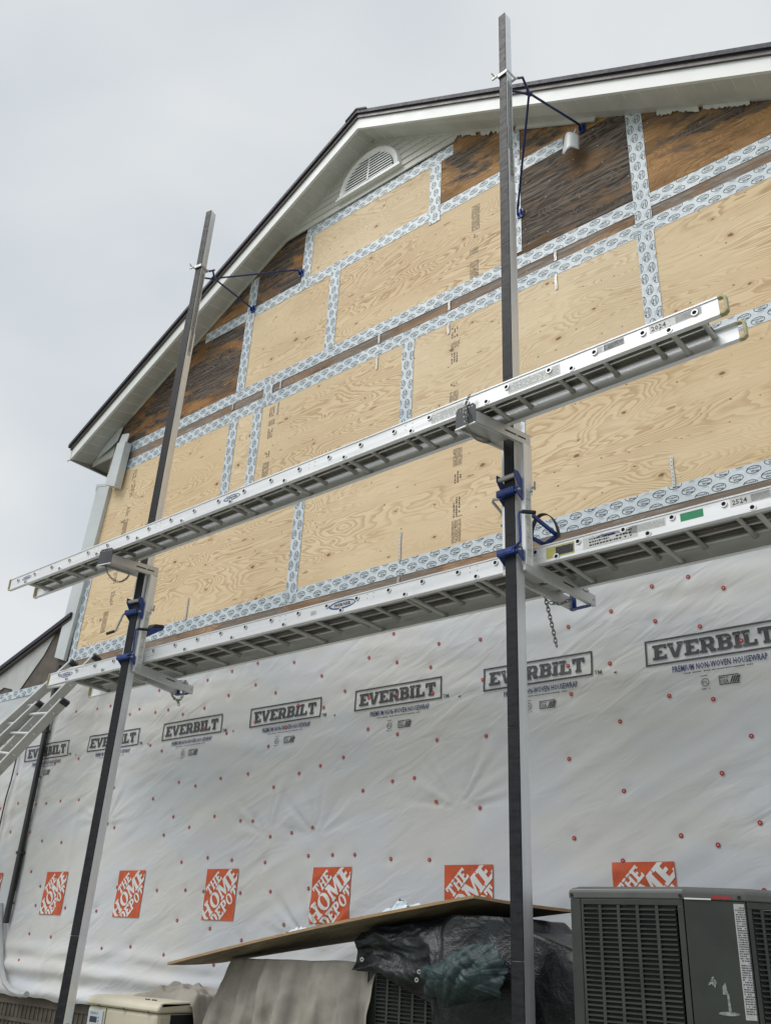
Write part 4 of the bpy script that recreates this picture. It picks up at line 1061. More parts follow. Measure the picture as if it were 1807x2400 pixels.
Lp = 7.29
x0u = W(30, 1375, -1.53).x
x0u = -8.50
hu = .113
pu = W(550+93*.24024, 800+1465*.24024, -1.53).x - x0u; pl = W(550+485*.24024, 800+1362*.24024, -1.53).x - x0u
su, TU = stage('upper narrow plank in front of the poles, marked 2024', x0u, Lp, -1.53, .30, 3.195, .0102, R(1.5), hu, pu % .3048, .043, pl % .6096, .092)
x0l = -8.385
pu = W(550+107*.24024, 1150+1337*.24024, -.95).x - x0l; pl = W(550+480*.24024, 1150+1325*.24024, -.95).x - x0l
sl, TL = stage('lower wide plank between the poles and the wall, marked 2524', x0l, Lp, -.95, .50, 2.335, .0046, R(-1.0), .118, pu % .3048, .034, pl % .6096, .098)
def aU(u, v): return W(u, v, -1.532).x - x0u
def aL(u, v): return W(u, v, -.952).x - x0l
LB = [M['label'], M['labelgrey'], M['hole'], M['blue_ink']]
a = aU(1520, 762); sticker(TU, su, a, .012, .30, .052, [M['label'], M['logo_ink']], text='2024', th=.032); sticker(TU, su, a+.155, .016, .15, .044, LB, lines=(.03,.97,4), seed=3)
a = aU(1398, 828); sticker(TU, su, a, .016, .04, .045, LB, lines=(.1,.9,3)); sticker(TU, su, a+.045, .016, .13, .045, [M['labelgrey'], M['hole']], lines=(.03,.97,8), seed=7)
a = aU(1190, 910); sticker(TU, su, a, .022, .37, .075, LB, lines=(.02,.98,5), seed=4)
a = aU(1010, 985); sticker(TU, su, a, .022, .27, .075, LB, lines=(.02,.98,5), seed=5)
oval_badge(TU, su, aU(543, 1163), .055, .20, .046, M['labelblue']); oval_badge(TU, su, aU(63, 1352), .050, .17, .040, M['labelblue'])
a = aL(1712, 1188); sticker(TL, sl, a, .012, .22, .052, [M['label'], M['logo_ink']], text='2524', th=.030); sticker(TL, sl, a+.115, .016, .12, .044, LB, lines=(.03,.97,4), seed=8)
a = aL(1366, 1270); V_ = sticker(TL, sl, a, .022, .36, .074, LB, lines=(.12,.9,3), seed=6, col2=2); oval_badge(TL, sl, a+.17, .036, .15, .022, M['labelblue'])
a = aL(1473, 1237); sticker(TL, sl, a, .02, .23, .052, LB, lines=(.03,.97,6), seed=12)
a = aL(1595, 1220); sticker(TL, sl, a, .024, .135, .050, [M['green'], M['hole']])
a = aL(1280, 1297); sticker(TL, sl, a, .022, .20, .078, [M['yellow'], M['hole']], lines=(.34,.97,6), seed=13); mb = MB(); mb.add([TL(a+.070,-.0017,.090),TL(a+.192,-.0017,.090),TL(a+.192,-.0017,.034),TL(a+.070,-.0017,.034)], [(0,1,2,3)]); mb.build('label_text_block', M['darkplate'], sl, recalc=False)
oval_badge(TL, sl, aL(802, 1414), .05, .27, .070, M['labelblue']); oval_badge(TL, sl, aL(156, 1582), .05, .21, .050, M['labelblue'])
sticker(TL, sl, aL(728, 1436), .045, .06, .034, LB, lines=(.1,.9,3), seed=14)

# ---------------------------------------------------------------- chains on the jacks
def ch(l): return [W(*p) for p in l]
chain('chain looped down from the toe plate of the right upper bracket', [
 ch([(1101,925,-1.57),(1092,945,-1.585),(1088,960,-1.585),(1090,985,-1.59),(1096,1000,-1.585),(1112,1025,-1.50),(1128,1034,-1.40),(1146,1036,-1.25),(1158,1022,-1.15)]),
 ch([(1087,955,-1.59),(1094,970,-1.60),(1092,985,-1.60)])], .024)
chain('chain looped down from the toe plate of the left upper bracket', [
 ch([(255,1268,-1.50),(253,1285,-1.52),(250,1300,-1.52),(248,1318,-1.515),(251,1340,-1.49),(262,1356,-1.42),(278,1364,-1.36),(294,1358,-1.25),(304,1346,-1.15)]),
 ch([(249,1287,-1.525),(257,1300,-1.53),(250,1312,-1.53)])], .026)
chain('long chain hanging below the right lower bracket against the housewrap', [
 ch([(1357,1345,-.35),(1358,1365,-.36),(1352,1385,-.38),(1336,1405,-.42),(1312,1415,-.45),(1290,1413,-.5),(1282,1408,-.5)]),
 ch([(1275,1390,-.5),(1279,1405,-.5),(1284,1425,-.5),(1290,1450,-.5),(1297,1480,-.5),(1306,1522,-.5)])], .036, .004)
chain('short chain dangling below the left lower bracket', [
 ch([(398,1610,-.38),(402,1625,-.39),(408,1637,-.40),(418,1642,-.40),(426,1636,-.40),(430,1620,-.39),(433,1606,-.38),(436,1590,-.37)]),
 ch([(417,1642,-.40),(419,1650,-.40),(418,1660,-.40)])], .036, .004)

# ---------------------------------------------------------------- pole braces to the wall
def brace(label, clampz, px, rz, joint, feet, sleeve):
    t = thing('pole_brace', label, 'brace', (px, -1.06, clampz), 0, 'blue braces holding the poles off the wall')
    A = Matrix.Translation((px, -1.06, clampz)) @ Matrix.Rotation(rz, 4, 'Z')
    mb = MB(); mb.box((-.052,-.064,-.018),(.052,-.054,.018),0,A); mb.box((-.10,-.075,-.012),(-.05,-.06,.012),0,A)
    mb.box((.046,-.054,-.014),(.054,.062,.014),0,A); mb.box((-.054,-.054,-.014),(-.046,.062,.014),0,A)
    mb.box((-.054,.052,-.014),(.075,.062,.014),0,A)
    mb.build('clamp', M['zinc'], t, bevel=.003)
    mb = MB(); mb.tube([A @ Vector(p) for p in ((-.085,-.10,.035),(-.075,-.07,.012),(-.06,-.065,0))], .006, 8); mb.tube([A @ Vector(p) for p in ((-.10,-.068,-.012),(-.10,-.07,.03))], .005, 8); mb.build('clamp_bolt', M['zinc'], t, smooth=True)
    p0 = A @ Vector((.07,.058,-.01))
    mb = MB(); J = Vector(joint); mb.tube([p0, p0+Vector((.02,.05,.045)), p0.lerp(J,.6)+Vector((0,0,.07)), J], .0105, 10); mb.tube([A @ Vector((-.05,.06,-.05)), J+Vector((-.01,0,-.004))], .0105, 10); mb.build('yoke', M['navy'], t, smooth=True)
    mb = MB(); mb.tube([J+Vector((-.02,-.01,.012)), J+Vector((.012,.012,-.012))], .022, 12); mb.build('yoke_collar', M['navy'], t, smooth=True, angle=50)
    for f, bend in feet:
        f = Vector(f); mb = MB(); pts = [J] + ([Vector(bend)] if bend else []) + [f+Vector((0,-.03,0))]
        mb.tube(pts, .0105, 10); o = mb.build('brace_arm', M['navy'], t, smooth=True)
        mb = MB(); mb.box((f.x-.035,-.016,f.z-.05),(f.x+.035,-.008,f.z+.05)); mb.box((f.x-.022,-.046,f.z-.03),(f.x-.016,-.016,f.z+.03)); mb.box((f.x+.016,-.046,f.z-.03),(f.x+.022,-.016,f.z+.03)); mb.build('foot_plate', M['blue'], o, bevel=.002)
    return t
brace('right blue brace high on the tall pole, one arm reaching up under the eave', 6.72, -2.818, R(-5), W(1240,217,-.80), [(W(1362,296,-.03), None), (W(1217,497,-.03), None)], None)
brace('left blue brace clamped to the left pole, both arms reaching taped seams on weathered plywood', 6.71, -6.833, R(11), W(502,652,-.85), [(W(704,637,-.03), W(692,632,-.10)), (W(591,722,-.03), None)], None)
q = [W(*p, -.10) for p in ((1323,315),(1355,314),(1318,354),(1357,350))]
mb = MB(); n = 12; m_ = 6
for i in range(n+1):
    for j in range(m_+1):
        s_, t_ = i/n, j/m_; p = q[0].lerp(q[1], s_).lerp(q[2].lerp(q[3], s_), t_)
        p.z -= .085*t_*max(0, 1-abs(s_-.25)/.45)*.9; p.y += -.085*math.sin(math.pi*(.12+.76*s_)) - .02*t_ + .05
        mb.v.append(tuple(p))
for i in range(n):
    for j in range(m_): k = i*(m_+1)+j; mb.f.append((k, k+m_+1, k+m_+2, k+1)); mb.mi.append(0)
mb.tube([W(1350,301,-.08), W(1347,308,-.10), W(1343,318,-.125)], .007, 6)
o = mb.build('trim_scrap', M['trim'], None, smooth=True, recalc=False)
md = o.modifiers.new('s','SOLIDIFY'); md.thickness = .004
setp(o, 'curved pale scrap of trim hanging under the right brace foot below the eave', 'trim scrap')

# ---------------------------------------------------------------- extension ladder at left
lad = thing('extension_ladder', 'aluminium extension ladder leaning past the left end of the lower plank', 'ladder', (-12.2,-1.2,GROUND))
def railrect(mb, a, b, w, d, up, t=.004):
    a = Vector(a); b = Vector(b); dd = (b-a).normalized(); up = Vector(up); r = dd.cross(up).normalized(); u = r.cross(dd).normalized()
    # C channel
    def bar(ou, orr, su, sr):
        c0 = a+u*ou+r*orr; c1 = b+u*ou+r*orr; mb.hexa([c0-u*su-r*sr, c0-u*su+r*sr, c1-u*su+r*sr, c1-u*su-r*sr, c0+u*su-r*sr, c0+u*su+r*sr, c1+u*su+r*sr, c1+u*su-r*sr])
    bar(0, 0, d/2, t/2); bar(d/2, w/2, t/2, w/2); bar(-d/2, w/2, t/2, w/2)
fl_t, fr_t = W(172,1556,-.22), W(226,1543,-.22)
fl_b, fr_b = W(-60,1768,-.56), W(-60,1838,-.62)
fl_b2 = fl_b+(fl_b-fl_t)*1.9; fr_b2 = fr_b+(fr_b-fr_t)*1.6
bl_t, br_t = W(94,1652,-.43), W(151,1646,-.43)
bl_b, br_b = W(-60,1796,-.64), W(-60,1868,-.70)
bl_b2 = bl_b+(bl_b-bl_t)*2.2; br_b2 = br_b+(br_b-br_t)*2.0
nrm = (fr_t-fl_t).cross(fl_b-fl_t).normalized()
if nrm.y > 0: nrm = -nrm
for a_, b_, nm in ((fl_t,fl_b2,'fly_rail'),(fr_t,fr_b2,'fly_rail'),(bl_t,bl_b2,'base_rail'),(br_t,br_b2,'base_rail')):
    mb = MB(); railrect(mb, a_, b_, .034, .10, nrm); o = mb.build(nm, M['ladder'], lad)
    d_ = (a_-b_).normalized(); mb = MB(); mb.bar(a_-d_*.03, a_+d_*.03, .05, .10, up=nrm); mb.build('rail_cap', M['black'], o, bevel=.004)
for (la, lb, ra, rb_, n0) in ((fl_t,fl_b2,fr_t,fr_b2,.10),(bl_t,bl_b2,br_t,br_b2,.16)):
    L_ = (lb-la).length; k = n0
    while k < min(L_, 2.9):
        p = la+(lb-la).normalized()*k; q = ra+(rb_-ra).normalized()*k
        mb = MB(); mb.tube([p, q], .0165, 10); mb.build('rung', M['alu'], lad, smooth=True); k += .305
# ---------------------------------------------------------------- condensers
def louvres(mb, P0, P1, z0, z1, cols, gap, pitch, mi_slat=0, mi_dark=1, margin=.02, nrm=None):
    """louvred field on the vertical plane P0->P1 (x,y)"""
    a = Vector((P0[0], P0[1], 0)); b = Vector((P1[0], P1[1], 0)); d = (b-a); L = d.length; d.normalize(); n = Vector((d.y, -d.x, 0))
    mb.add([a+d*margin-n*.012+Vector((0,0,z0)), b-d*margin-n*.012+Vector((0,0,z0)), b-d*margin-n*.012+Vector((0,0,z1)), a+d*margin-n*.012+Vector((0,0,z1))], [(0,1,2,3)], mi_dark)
    cw = (L-2*margin-gap*(cols-1))/cols
    for c in range(cols):
        s0 = margin+c*(cw+gap); z = z0+.004
        while z < z1-pitch*.6:
            p = [a+d*s0, a+d*(s0+cw)]
            mb.hexa([p[0]+n*.004+Vector((0,0,z)), p[1]+n*.004+Vector((0,0,z)), p[1]-n*.010+Vector((0,0,z+pitch*.34)), p[0]-n*.010+Vector((0,0,z+pitch*.34)),
                     p[0]+n*.004+Vector((0,0,z+.003)), p[1]+n*.004+Vector((0,0,z+.003)), p[1]-n*.008+Vector((0,0,z+pitch*.34+.003)), p[0]-n*.008+Vector((0,0,z+pitch*.34+.003))], mi_slat)
            z += pitch
        if c < cols-1:
            q0 = a+d*(s0+cw); q1 = a+d*(s0+cw+gap)
            mb.hexa([q0+n*.003+Vector((0,0,z0)), q1+n*.003+Vector((0,0,z0)), q1-n*.012+Vector((0,0,z0)), q0-n*.012+Vector((0,0,z0)), q0+n*.003+Vector((0,0,z1)), q1+n*.003+Vector((0,0,z1)), q1-n*.012+Vector((0,0,z1)), q0-n*.012+Vector((0,0,z1))], mi_slat)
def wallseg(mb, P0, P1, z0, z1, th=.012, mi=0):
    a = Vector((P0[0], P0[1], 0)); b = Vector((P1[0], P1[1], 0)); d = (b-a).normalized(); n = Vector((d.y, -d.x, 0))
    mb.hexa([a+Vector((0,0,z0)), b+Vector((0,0,z0)), b-n*th+Vector((0,0,z0)), a-n*th+Vector((0,0,z0)), a+Vector((0,0,z1)), b+Vector((0,0,z1)), b-n*th+Vector((0,0,z1)), a-n*th+Vector((0,0,z1))], mi)
def condenser(label, plan, zb, zt, cols, lid=True):
    """plan: front-left, front-right, chamfer end, right-front, back-right, back-left"""
    t = thing('air_conditioner', label, 'air conditioner', (plan[0][0], plan[0][1], zb))
    n = len(plan); z0, z1 = zb+.05, zt-.005
    P = [Vector((p[0], p[1])) for p in plan]
    mb = MB()
    e = .055
    A, B, C = P[0], P[1], P[2]
    f0 = A+(B-A).normalized()*e
    wallseg(mb, A, f0, zb, zt); wallseg(mb, f0+(B-A).normalized()*.003, B-(B-A).normalized()*.002, zt-.026, zt); wallseg(mb, f0+(B-A).normalized()*.003, B-(B-A).normalized()*.002, zb, zb+.05)
    bl = B-(B-A).normalized()*.03; wallseg(mb, bl, B-(B-A).normalized()*.002, zb+.0505, zt-.0265); wallseg(mb, f0+(B-A).normalized()*.003, f0+(B-A).normalized()*.018, zb+.0505, zt-.0265)
    wallseg(mb, B+(C-B).normalized()*.004, C-(C-B).normalized()*.002, zb, zt)
    for i in range(2, n): 
        p, q = P[i], P[(i+1) % n]
        if i == 2: 
            d = (q-p).normalized(); wallseg(mb, p+d*.004, q, zt-.03, zt); wallseg(mb, p+d*.004, q, zb, zb+.05); wallseg(mb, p+d*.004, p+d*.025, zb+.0505, zt-.0305)
        else: wallseg(mb, p, q, zb, zt)
    mb.prism([(p.x, p.y) for p in P], 'z', zb+.002, zb+.01)
    body = mb.build('cabinet', M['ac'], t, bevel=.002)
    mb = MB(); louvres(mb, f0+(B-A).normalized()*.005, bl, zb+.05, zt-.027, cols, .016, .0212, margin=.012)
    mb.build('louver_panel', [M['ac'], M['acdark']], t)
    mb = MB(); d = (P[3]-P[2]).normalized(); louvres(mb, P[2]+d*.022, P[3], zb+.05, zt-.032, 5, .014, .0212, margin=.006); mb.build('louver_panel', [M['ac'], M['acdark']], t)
    if lid:
        c = sum(P, Vector((0,0)))/n
        def ofs(k): return [(c.x+(p.x-c.x)*k, c.y+(p.y-c.y)*k) for p in P]
        mb = MB(); lo = ofs(1.012); hi = ofs(1.0); top = ofs(.93)
        b = mb.add([(*p, zt+.0015) for p in lo]+[(*p, zt+.030) for p in lo]+[(*p, zt+.046) for p in hi]+[(*p, zt+.058) for p in top], [])
        for r_ in range(3):
            for k in range(n): mb.f.append((b+r_*n+k, b+r_*n+(k+1)%n, b+(r_+1)*n+(k+1)%n, b+(r_+1)*n+k)); mb.mi.append(0)
        mb.f.append(tuple(b+3*n+k for k in range(n))); mb.mi.append(0); mb.f.append(tuple(b+k for k in reversed(range(n)))); mb.mi.append(0)
        lo_ = mb.build('lid', M['acrim'], t, bevel=.006)
        mb = MB()
        for p, q, f in ((P[0],P[1],.02),(P[0],P[1],.985),(P[1],P[2],.9)):
            pt = p.lerp(q, f); d = (q-p).normalized(); nn = Vector((d.y, -d.x, 0)); mb.ring(Vector((pt.x, pt.y, zt+.017))+nn*.006, nn, .003, .008, .004, 10)
        mb.build('lid_screw', M['acdark'], lo_)
    return t, P
planA = [(-2.462,-1.15),(-1.868,-1.15),(-1.618,-1.03),(-1.43,-.83),(-1.40,-.33),(-2.40,-.33)]
acA, PA = condenser('dark green grey air conditioner at bottom right with a full lid and long white label', planA, -.70, .272, 5)
d = (PA[2]-PA[1]).normalized(); nn = Vector((d.y, -d.x)); 
def onC(s, z, o=.0015):
    p = PA[1]+d*s+nn*o; return (p.x, p.y, z)
LC = (PA[2]-PA[1]).length
mb = MB(); V = [onC(.80*LC, .262), onC(.985*LC-.004, .262), onC(.985*LC-.004, -.21), onC(.80*LC, -.21)]; mb.add(V, [(0,1,2,3)])
Vs, Fs = scribble(.15*LC, .44, 46, 21, .9); put(mb, (Vs, Fs), lambda x, z: onC(.82*LC+x, -.19+z, .0022), 1); mb.build('label', [M['labelgrey'], M['darkplate']], acA, recalc=False)
# pale painted mark: palm tree on a base
mb = MB(); cx_ = .60*LC; cz_ = -.115
base = [(cx_-.012+.045*math.cos(2*math.pi*k/14), cz_-.075+.008*math.sin(2*math.pi*k/14)) for k in range(14)]
put(mb, poly2d(base), lambda x, z: onC(x, z, .0022))
put(mb, ([(cx_-.012,cz_-.07),(cx_+.000,cz_-.07),(cx_-.005,cz_+.005),(cx_-.014,cz_+.005)], [(0,1,2),(0,2,3)]), lambda x, z: onC(x, z, .0024))
put(mb, ([(cx_-.030,cz_+.0),(cx_-.008,cz_+.0),(cx_-.016,cz_+.05),(cx_-.030,cz_+.03)], [(0,1,2),(0,2,3)]), lambda x, z: onC(x, z, .0022))
rq = random.Random(4)
for a in range(9):
    an = R(a*40+rq.uniform(-14, 14)); dx, dz = math.cos(an), math.sin(an); L_ = rq.uniform(.014, .030); hw_ = rq.uniform(.0025, .006)
    put(mb, ([(cx_-.066-dz*hw_*.5,cz_+.052+dx*hw_*.5),(cx_-.066+dx*L_*.6-dz*hw_,cz_+.052+dz*L_*.6+dx*hw_),(cx_-.066+dx*L_,cz_+.046+dz*L_*.9),(cx_-.066+dx*L_*.6+dz*hw_,cz_+.052+dz*L_*.6-dx*hw_)], [(0,1,2),(0,2,3)]), lambda x, z: onC(x, z, .0021+a*.00005))
mb.build('painted_mark', plain('faded_stencil_paint', (.23,.26,.26), .6, 0, .45, 60), acA, recalc=False)
mb = MB(); mb.add([onC(.46*LC,.279,.0062),onC(.78*LC,.279,.0062),onC(.78*LC,.292,.0062),onC(.46*LC,.292,.0062)], [(0,1,2,3)], 0)
mb.add([onC(.02*LC,.274,.0062),onC(.45*LC,.274,.0062),onC(.45*LC,.281,.0062),onC(.02*LC,.281,.0062)], [(0,1,2,3)], 1); mb.build('warning_strip', [M['red'], M['label']], acA, recalc=False)
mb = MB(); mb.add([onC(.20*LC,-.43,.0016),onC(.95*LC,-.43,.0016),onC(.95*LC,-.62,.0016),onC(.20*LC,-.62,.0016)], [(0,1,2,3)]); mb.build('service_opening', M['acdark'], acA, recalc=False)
planB = [(-4.04,-.86),(-3.36,-.86),(-3.16,-.78),(-3.08,-.60),(-3.08,-.18),(-4.04,-.18)]
acB, PB = condenser('dark air conditioner half hidden under the tarp and the plywood board', planB, -.78, .045, 6)
for nm, x0, x1, y0, y1, zt_ in (('concrete_pad',-2.65,-1.25,-1.28,-.2,-.702),('concrete_pad',-4.2,-2.95,-1.0,-.1,-.782)):
    mb = MB(); mb.box((x0,y0,GROUND-.02),(x1,y1,zt_)); setp(mb.build(nm, M['concrete'], None, bevel=.01), 'concrete block base under the ' + ('right air conditioner' if x0 > -2.8 else 'tarped air conditioner'), 'concrete base')

# ---------------------------------------------------------------- plywood board laid over the units
A, B, C_, D = W(392,2263,-1.2), W(1110,2106,-.95), W(1345,2140,-.28), W(520,2258,-.62)
mb = MB(); N = 14; up = Vector((0,0,.0165)); top, bot = [], []
for i in range(N+1):
    for j in range(5):
        s, t_ = i/N, j/4; p = A.lerp(B, s).lerp(D.lerp(C_, s), t_); p.z += .022*math.sin(math.pi*s)*(1-.3*t_) - .006*math.sin(math.pi*t_)
        bot.append(p); top.append(p+up)
mb.v = [tuple(p) for p in bot+top]; n_ = len(bot)
for i in range(N):
    for j in range(4):
        a = i*5+j; mb.f.append((a, a+1, a+6, a+5)); mb.mi.append(0); mb.f.append((n_+a, n_+a+5, n_+a+6, n_+a+1)); mb.mi.append(0)
    for j in (0, 4):
        a = i*5+j; mb.f.append((a, a+5, n_+a+5, n_+a)); mb.mi.append(1)
for i in (0, N):
    for j in range(4):
        a = i*5+j; mb.f.append((a, a+1, n_+a+1, n_+a)); mb.mi.append(1)
brd = mb.build('plywood_board', [M['board'], M['boardedge']], None)
uv = brd.data.uv_layers.new(name='UVMap')
for lp in brd.data.loops: c = brd.data.vertices[lp.vertex_index].co; uv.data[lp.index].uv = (c.x, c.y)
setp(brd, 'sagging sheet of plywood laid across the units below the wrapped wall', 'plywood board')
def scrap(label, s0, t0, w, h, seed):
    c = A.lerp(B, s0).lerp(D.lerp(C_, s0), t0); c.z += .022*math.sin(math.pi*s0)+.019; dx = (B-A).normalized()
    mb = MB(); n = 18; m_ = 12
    for i in range(n+1):
        for j in range(m_+1):
            s_, q = i/n, j/m_; env = max(0, math.sin(math.pi*s_))**.6*max(0, math.sin(math.pi*q))**.6
            hh = h*env*(.25+1.5*abs(noise.noise((s_*3.2+seed, q*2.6, 1)))+.5*abs(noise.noise((s_*8, q*7, seed))))
            p = c+dx*(w*(s_-.5))+Vector((.02*noise.noise((s_*6, q*6, seed)), .16*(q-.5), max(.001, hh))); mb.v.append(tuple(p))
    for i in range(n):
        for j in range(m_): k = i*(m_+1)+j; mb.f.append((k, k+m_+1, k+m_+2, k+1)); mb.mi.append(1 if noise.noise((i*.7+seed, j*.8, 3)) > .30 else 0)
    o = mb.build('tape_scrap', [M['tape'], M['ink']], None, recalc=False); setp(o, label, 'tape scrap')
scrap('larger crumpled scrap of printed tape lying on the plywood board', .745, .20, .30, .075, 2)
scrap('smaller crumpled dark scrap lying on the plywood board nearer its low end', .42, .22, .22, .045, 9)

# ---------------------------------------------------------------- tarp
def sheet(name, mats, parent, f, ns, nt, pick=None, thick=.004, label=None):
    mb = MB()
    for i in range(ns+1):
        for j in range(nt+1): mb.v.append(tuple(f(i/ns, j/nt)))
    for i in range(ns):
        for j in range(nt): k = i*(nt+1)+j; mb.f.append((k, k+nt+1, k+nt+2, k+1)); mb.mi.append(pick(i/ns, j/nt) if pick else 0)
    o = mb.build(name, mats, parent, smooth=True, recalc=False, angle=180, label=label)
    if thick: md = o.modifiers.new('s', 'SOLIDIFY'); md.thickness = thick
    return o
tarp = thing('tarp', 'dark green black tarp with grommets draped over the middle air conditioner', 'tarp', (-3.4,-.95,-.8))
def tarpf(s, t):
    x = -4.10 + 1.72*s
    fold = .028*noise.noise((x*2.2, t*3.2, 1)) - .030*abs(noise.noise((x*3.2+t*2, t*4-x, 4))) - .006*abs(noise.noise((x*9-t*4, t*11+x*3, 6)))
    hem = -.13 - .14*sst(-3.95, -3.45, x) - 1.0*sst(-3.50, -3.34, x)
    topz_ = .115 + .075*sst(-3.85, -3.35, x)*sst(-2.95, -3.05, x) + .03*noise.noise((x*3, 0, 2)) - .10*sst(-2.95, -2.45, x) - .03*sst(-3.9,-4.1,x)
    out = .04*sst(-3.0, -2.5, x)
    if t < .3:
        q = t/.3; return (x, -.20-.68*q, topz_ + fold*.6)
    q = (t-.3)/.7; z = topz_ + (hem-topz_)*q
    drop = max(0, topz_-z)
    return (x + drop*.12*sst(-3.0,-2.5,x), -.895 - .07*min(1, drop/.25) - fold*2.1 - .05*math.exp(-((x+3.2)/.25)**2), z + .02*noise.noise((x*5, 3, 0))*(1-q))
sheet('tarp_sheet', M['tarp'], tarp, tarpf, 150, 100)
flap_o = [(985,2272),(1010,2262),(1050,2240),(1100,2218),(1150,2212),(1180,2250),(1185,2290),(1170,2335),(1120,2345),(1055,2368),(1010,2362),(978,2332)]
fl = [W(u, v, -1.10) for u, v in flap_o]; cx_ = sum(p.x for p in fl)/12; cz_ = sum(p.z for p in fl)/12
mb = MB(); NR = 34; NA = 140
for r_ in range(NR+1):
    for k in range(NA):
        f = k/NA*12; i = int(f); p = fl[i % 12].lerp(fl[(i+1) % 12], f-i); q = r_/NR
        jg = 1+.16*noise.noise((f*1.7, 0, 3))+.08*noise.noise((f*5, 1, 3)); x, z = cx_+(p.x-cx_)*q*jg, cz_+(p.z-cz_)*q*jg
        u_ = x*.8+z*.6; w_ = -x*.6+z*.8; cr_ = abs(noise.noise((u_*2.2, w_*6, 22)))*.085 + abs(noise.noise((u_*6, w_*14, 35)))*.040 + abs(noise.noise((x*17+z*9, z*15, 48)))*.020
        mb.v.append((x, -1.06 - .07*(1-q**3) - cr_ + .10*sst(cz_, cz_-.15, z)*q, z + .012*noise.noise((x*9, z*9, 7))))
for r_ in range(NR):
    for k in range(NA): mb.f.append((r_*NA+k, r_*NA+(k+1)%NA, (r_+1)*NA+(k+1)%NA, (r_+1)*NA+k)); mb.mi.append(0)
o = mb.build('folded_flap', M['tarp_teal'], tarp, smooth=True, recalc=False, angle=180, label='teal underside of the tarp folded forward'); md = o.modifiers.new('s', 'SOLIDIFY'); md.thickness = .004
mb = MB()
for u, v in ((983,2279),(977,2298),(849,2250)): mb.ring(W(u, v, -1.035), (.3,-1,0), .006, .012, .006, 14)
mb.build('grommet', M['zinc'], tarp, smooth=True, angle=50)

# ---------------------------------------------------------------- drop cloths
cl = thing('drop_cloth', 'beige canvas drop cloth hanging in folds below the plywood board', 'drop cloth', (-4.8,-.9,GROUND))
def clothf(s, t):
    top = -.125+.045*s-.035*sst(.25,0,s)+.012*noise.noise((s*9, 0, 8)); z = top + (-1.2-top)*t
    spread = (top-z)
    w_ = min(1, .30+spread*2.4); spread *= 1
    ph = s*52 + 3.2*noise.noise((s*2.6, t*.8, 5)); sn = math.sin(ph)
    fold = (.042*(abs(sn)**.7*(1 if sn > 0 else -1))*(.45+.9*abs(noise.noise((s*4, t*.6, 1)))) + .095*noise.noise((s*6.5+t*.7, t*1.6, 3)) + .04*abs(noise.noise((s*13-t, t*3, 6))))*w_ + .010*noise.noise((s*20, t*14, 2))
    if s < .22:
        q = s/.22; x = -5.10-.22*math.sin(q*math.pi/2)-.42*spread*(1-.25*q); y = -.20-.62*q
        return (x+fold*.6, y, z)
    q = (s-.22)/.78; x = -5.32+1.34*q-.34*spread*(1-q)**1.5; y = -.84-.10*math.sin(math.pi*min(1, q*1.1))-.10*spread
    return (x, y-fold, z)
sheet('cloth_sheet', M['canvas'], cl, clothf, 220, 60, thick=.004)
sheet('cloth_top', M['canvas'], cl, lambda s, t: (-5.25+1.2*s, -.15-.68*t, -.13+.045*s-.02*t+.01*noise.noise((s*5,t*5,0))), 20, 10)

# ---------------------------------------------------------------- generator
gx0, gx1, gy0, gy1, gz = -6.94, -6.03, -.86, -.20, -.508
gen = thing('generator', 'cream standby generator cabinet at bottom left with a small control display', 'generator', (gx0, gy0, GROUND+.12))
mb = MB(); mb.box((gx0+.012,gy0+.012,GROUND+.12),(gx1-.012,gy1,gz)); mb.build('cabinet', M['cream'], gen, bevel=.03)
mb = MB(); loop = [(gy0-.004,gz+.001),(gy0-.004,gz+.030),(gy0+.022,gz+.060),(gy0+.07,gz+.070),(gy1-.05,gz+.085),(gy1,gz+.06),(gy1,gz+.001)]
mb.prism(loop, 'x', gx0, gx1); lid = mb.build('lid', M['cream'], gen, smooth=True, bevel=.022, angle=40)
mb = MB()
for x in (gx0+.16, gx0+.48, gx0+.78): mb.box((x,gy0-.008,gz-.004),(x+.02,gy0+.01,gz+.006))
for x in (gx0+.62, gx0+.70): mb.box((x,gy0+.09,gz+.0705),(x+.05,gy0+.10,gz+.079))
mb.build('lid_clip', M['brownwood'], lid)
mb = MB(); mb.box((gx1-.0135,gy0+.13,GROUND+.2),(gx1-.0085,gy1-.03,gz-.012)); mb.build('intake_opening', M['hole'], gen)
cp = MB(); cx0, cx1, cz1 = gx0+.045, gx0+.235, gz-.03
cp.box((cx0,gy0+.002,cz1-.24),(cx1,gy0+.0115,cz1)); cpo = cp.build('control_panel', M['tape'], gen, bevel=.004)
mb = MB(); yy = gy0+.0015
mb.add([(cx0+.03,yy,cz1-.085),(cx0+.125,yy,cz1-.085),(cx0+.125,yy,cz1-.045),(cx0+.03,yy,cz1-.045)], [(0,1,2,3)], 0)
for k in range(3): mb.disc((cx0+.145+.0*k,yy,cz1-.05-.022*k),(0,-1,0),.006,10,1)
for k in range(4): mb.disc((cx0+.04+.03*k,yy,cz1-.115),(0,-1,0),.008,10,1)
V, F = scribble(.10,.016,2,4,.9); put(mb, (V,F), lambda x, z: (cx0+.03+x, yy, cz1-.03+z), 1)
mb.build('display', [M['darkplate'], M['black']], cpo, recalc=False)
mb = MB(); mb.box((gx0+.262,gy0+.0085,GROUND+.3),(gx0+.268,gy0+.0118,gz-.01)); mb.build('panel_seam', M['brownwood'], gen)
mb = MB(); mb.box((gx0-.15,gy0-.12,GROUND-.02),(gx1+.15,gy1+.05,GROUND+.12)); setp(mb.build('concrete_pad', M['concrete'], None, bevel=.01), 'concrete slab under the cream generator', 'concrete base')
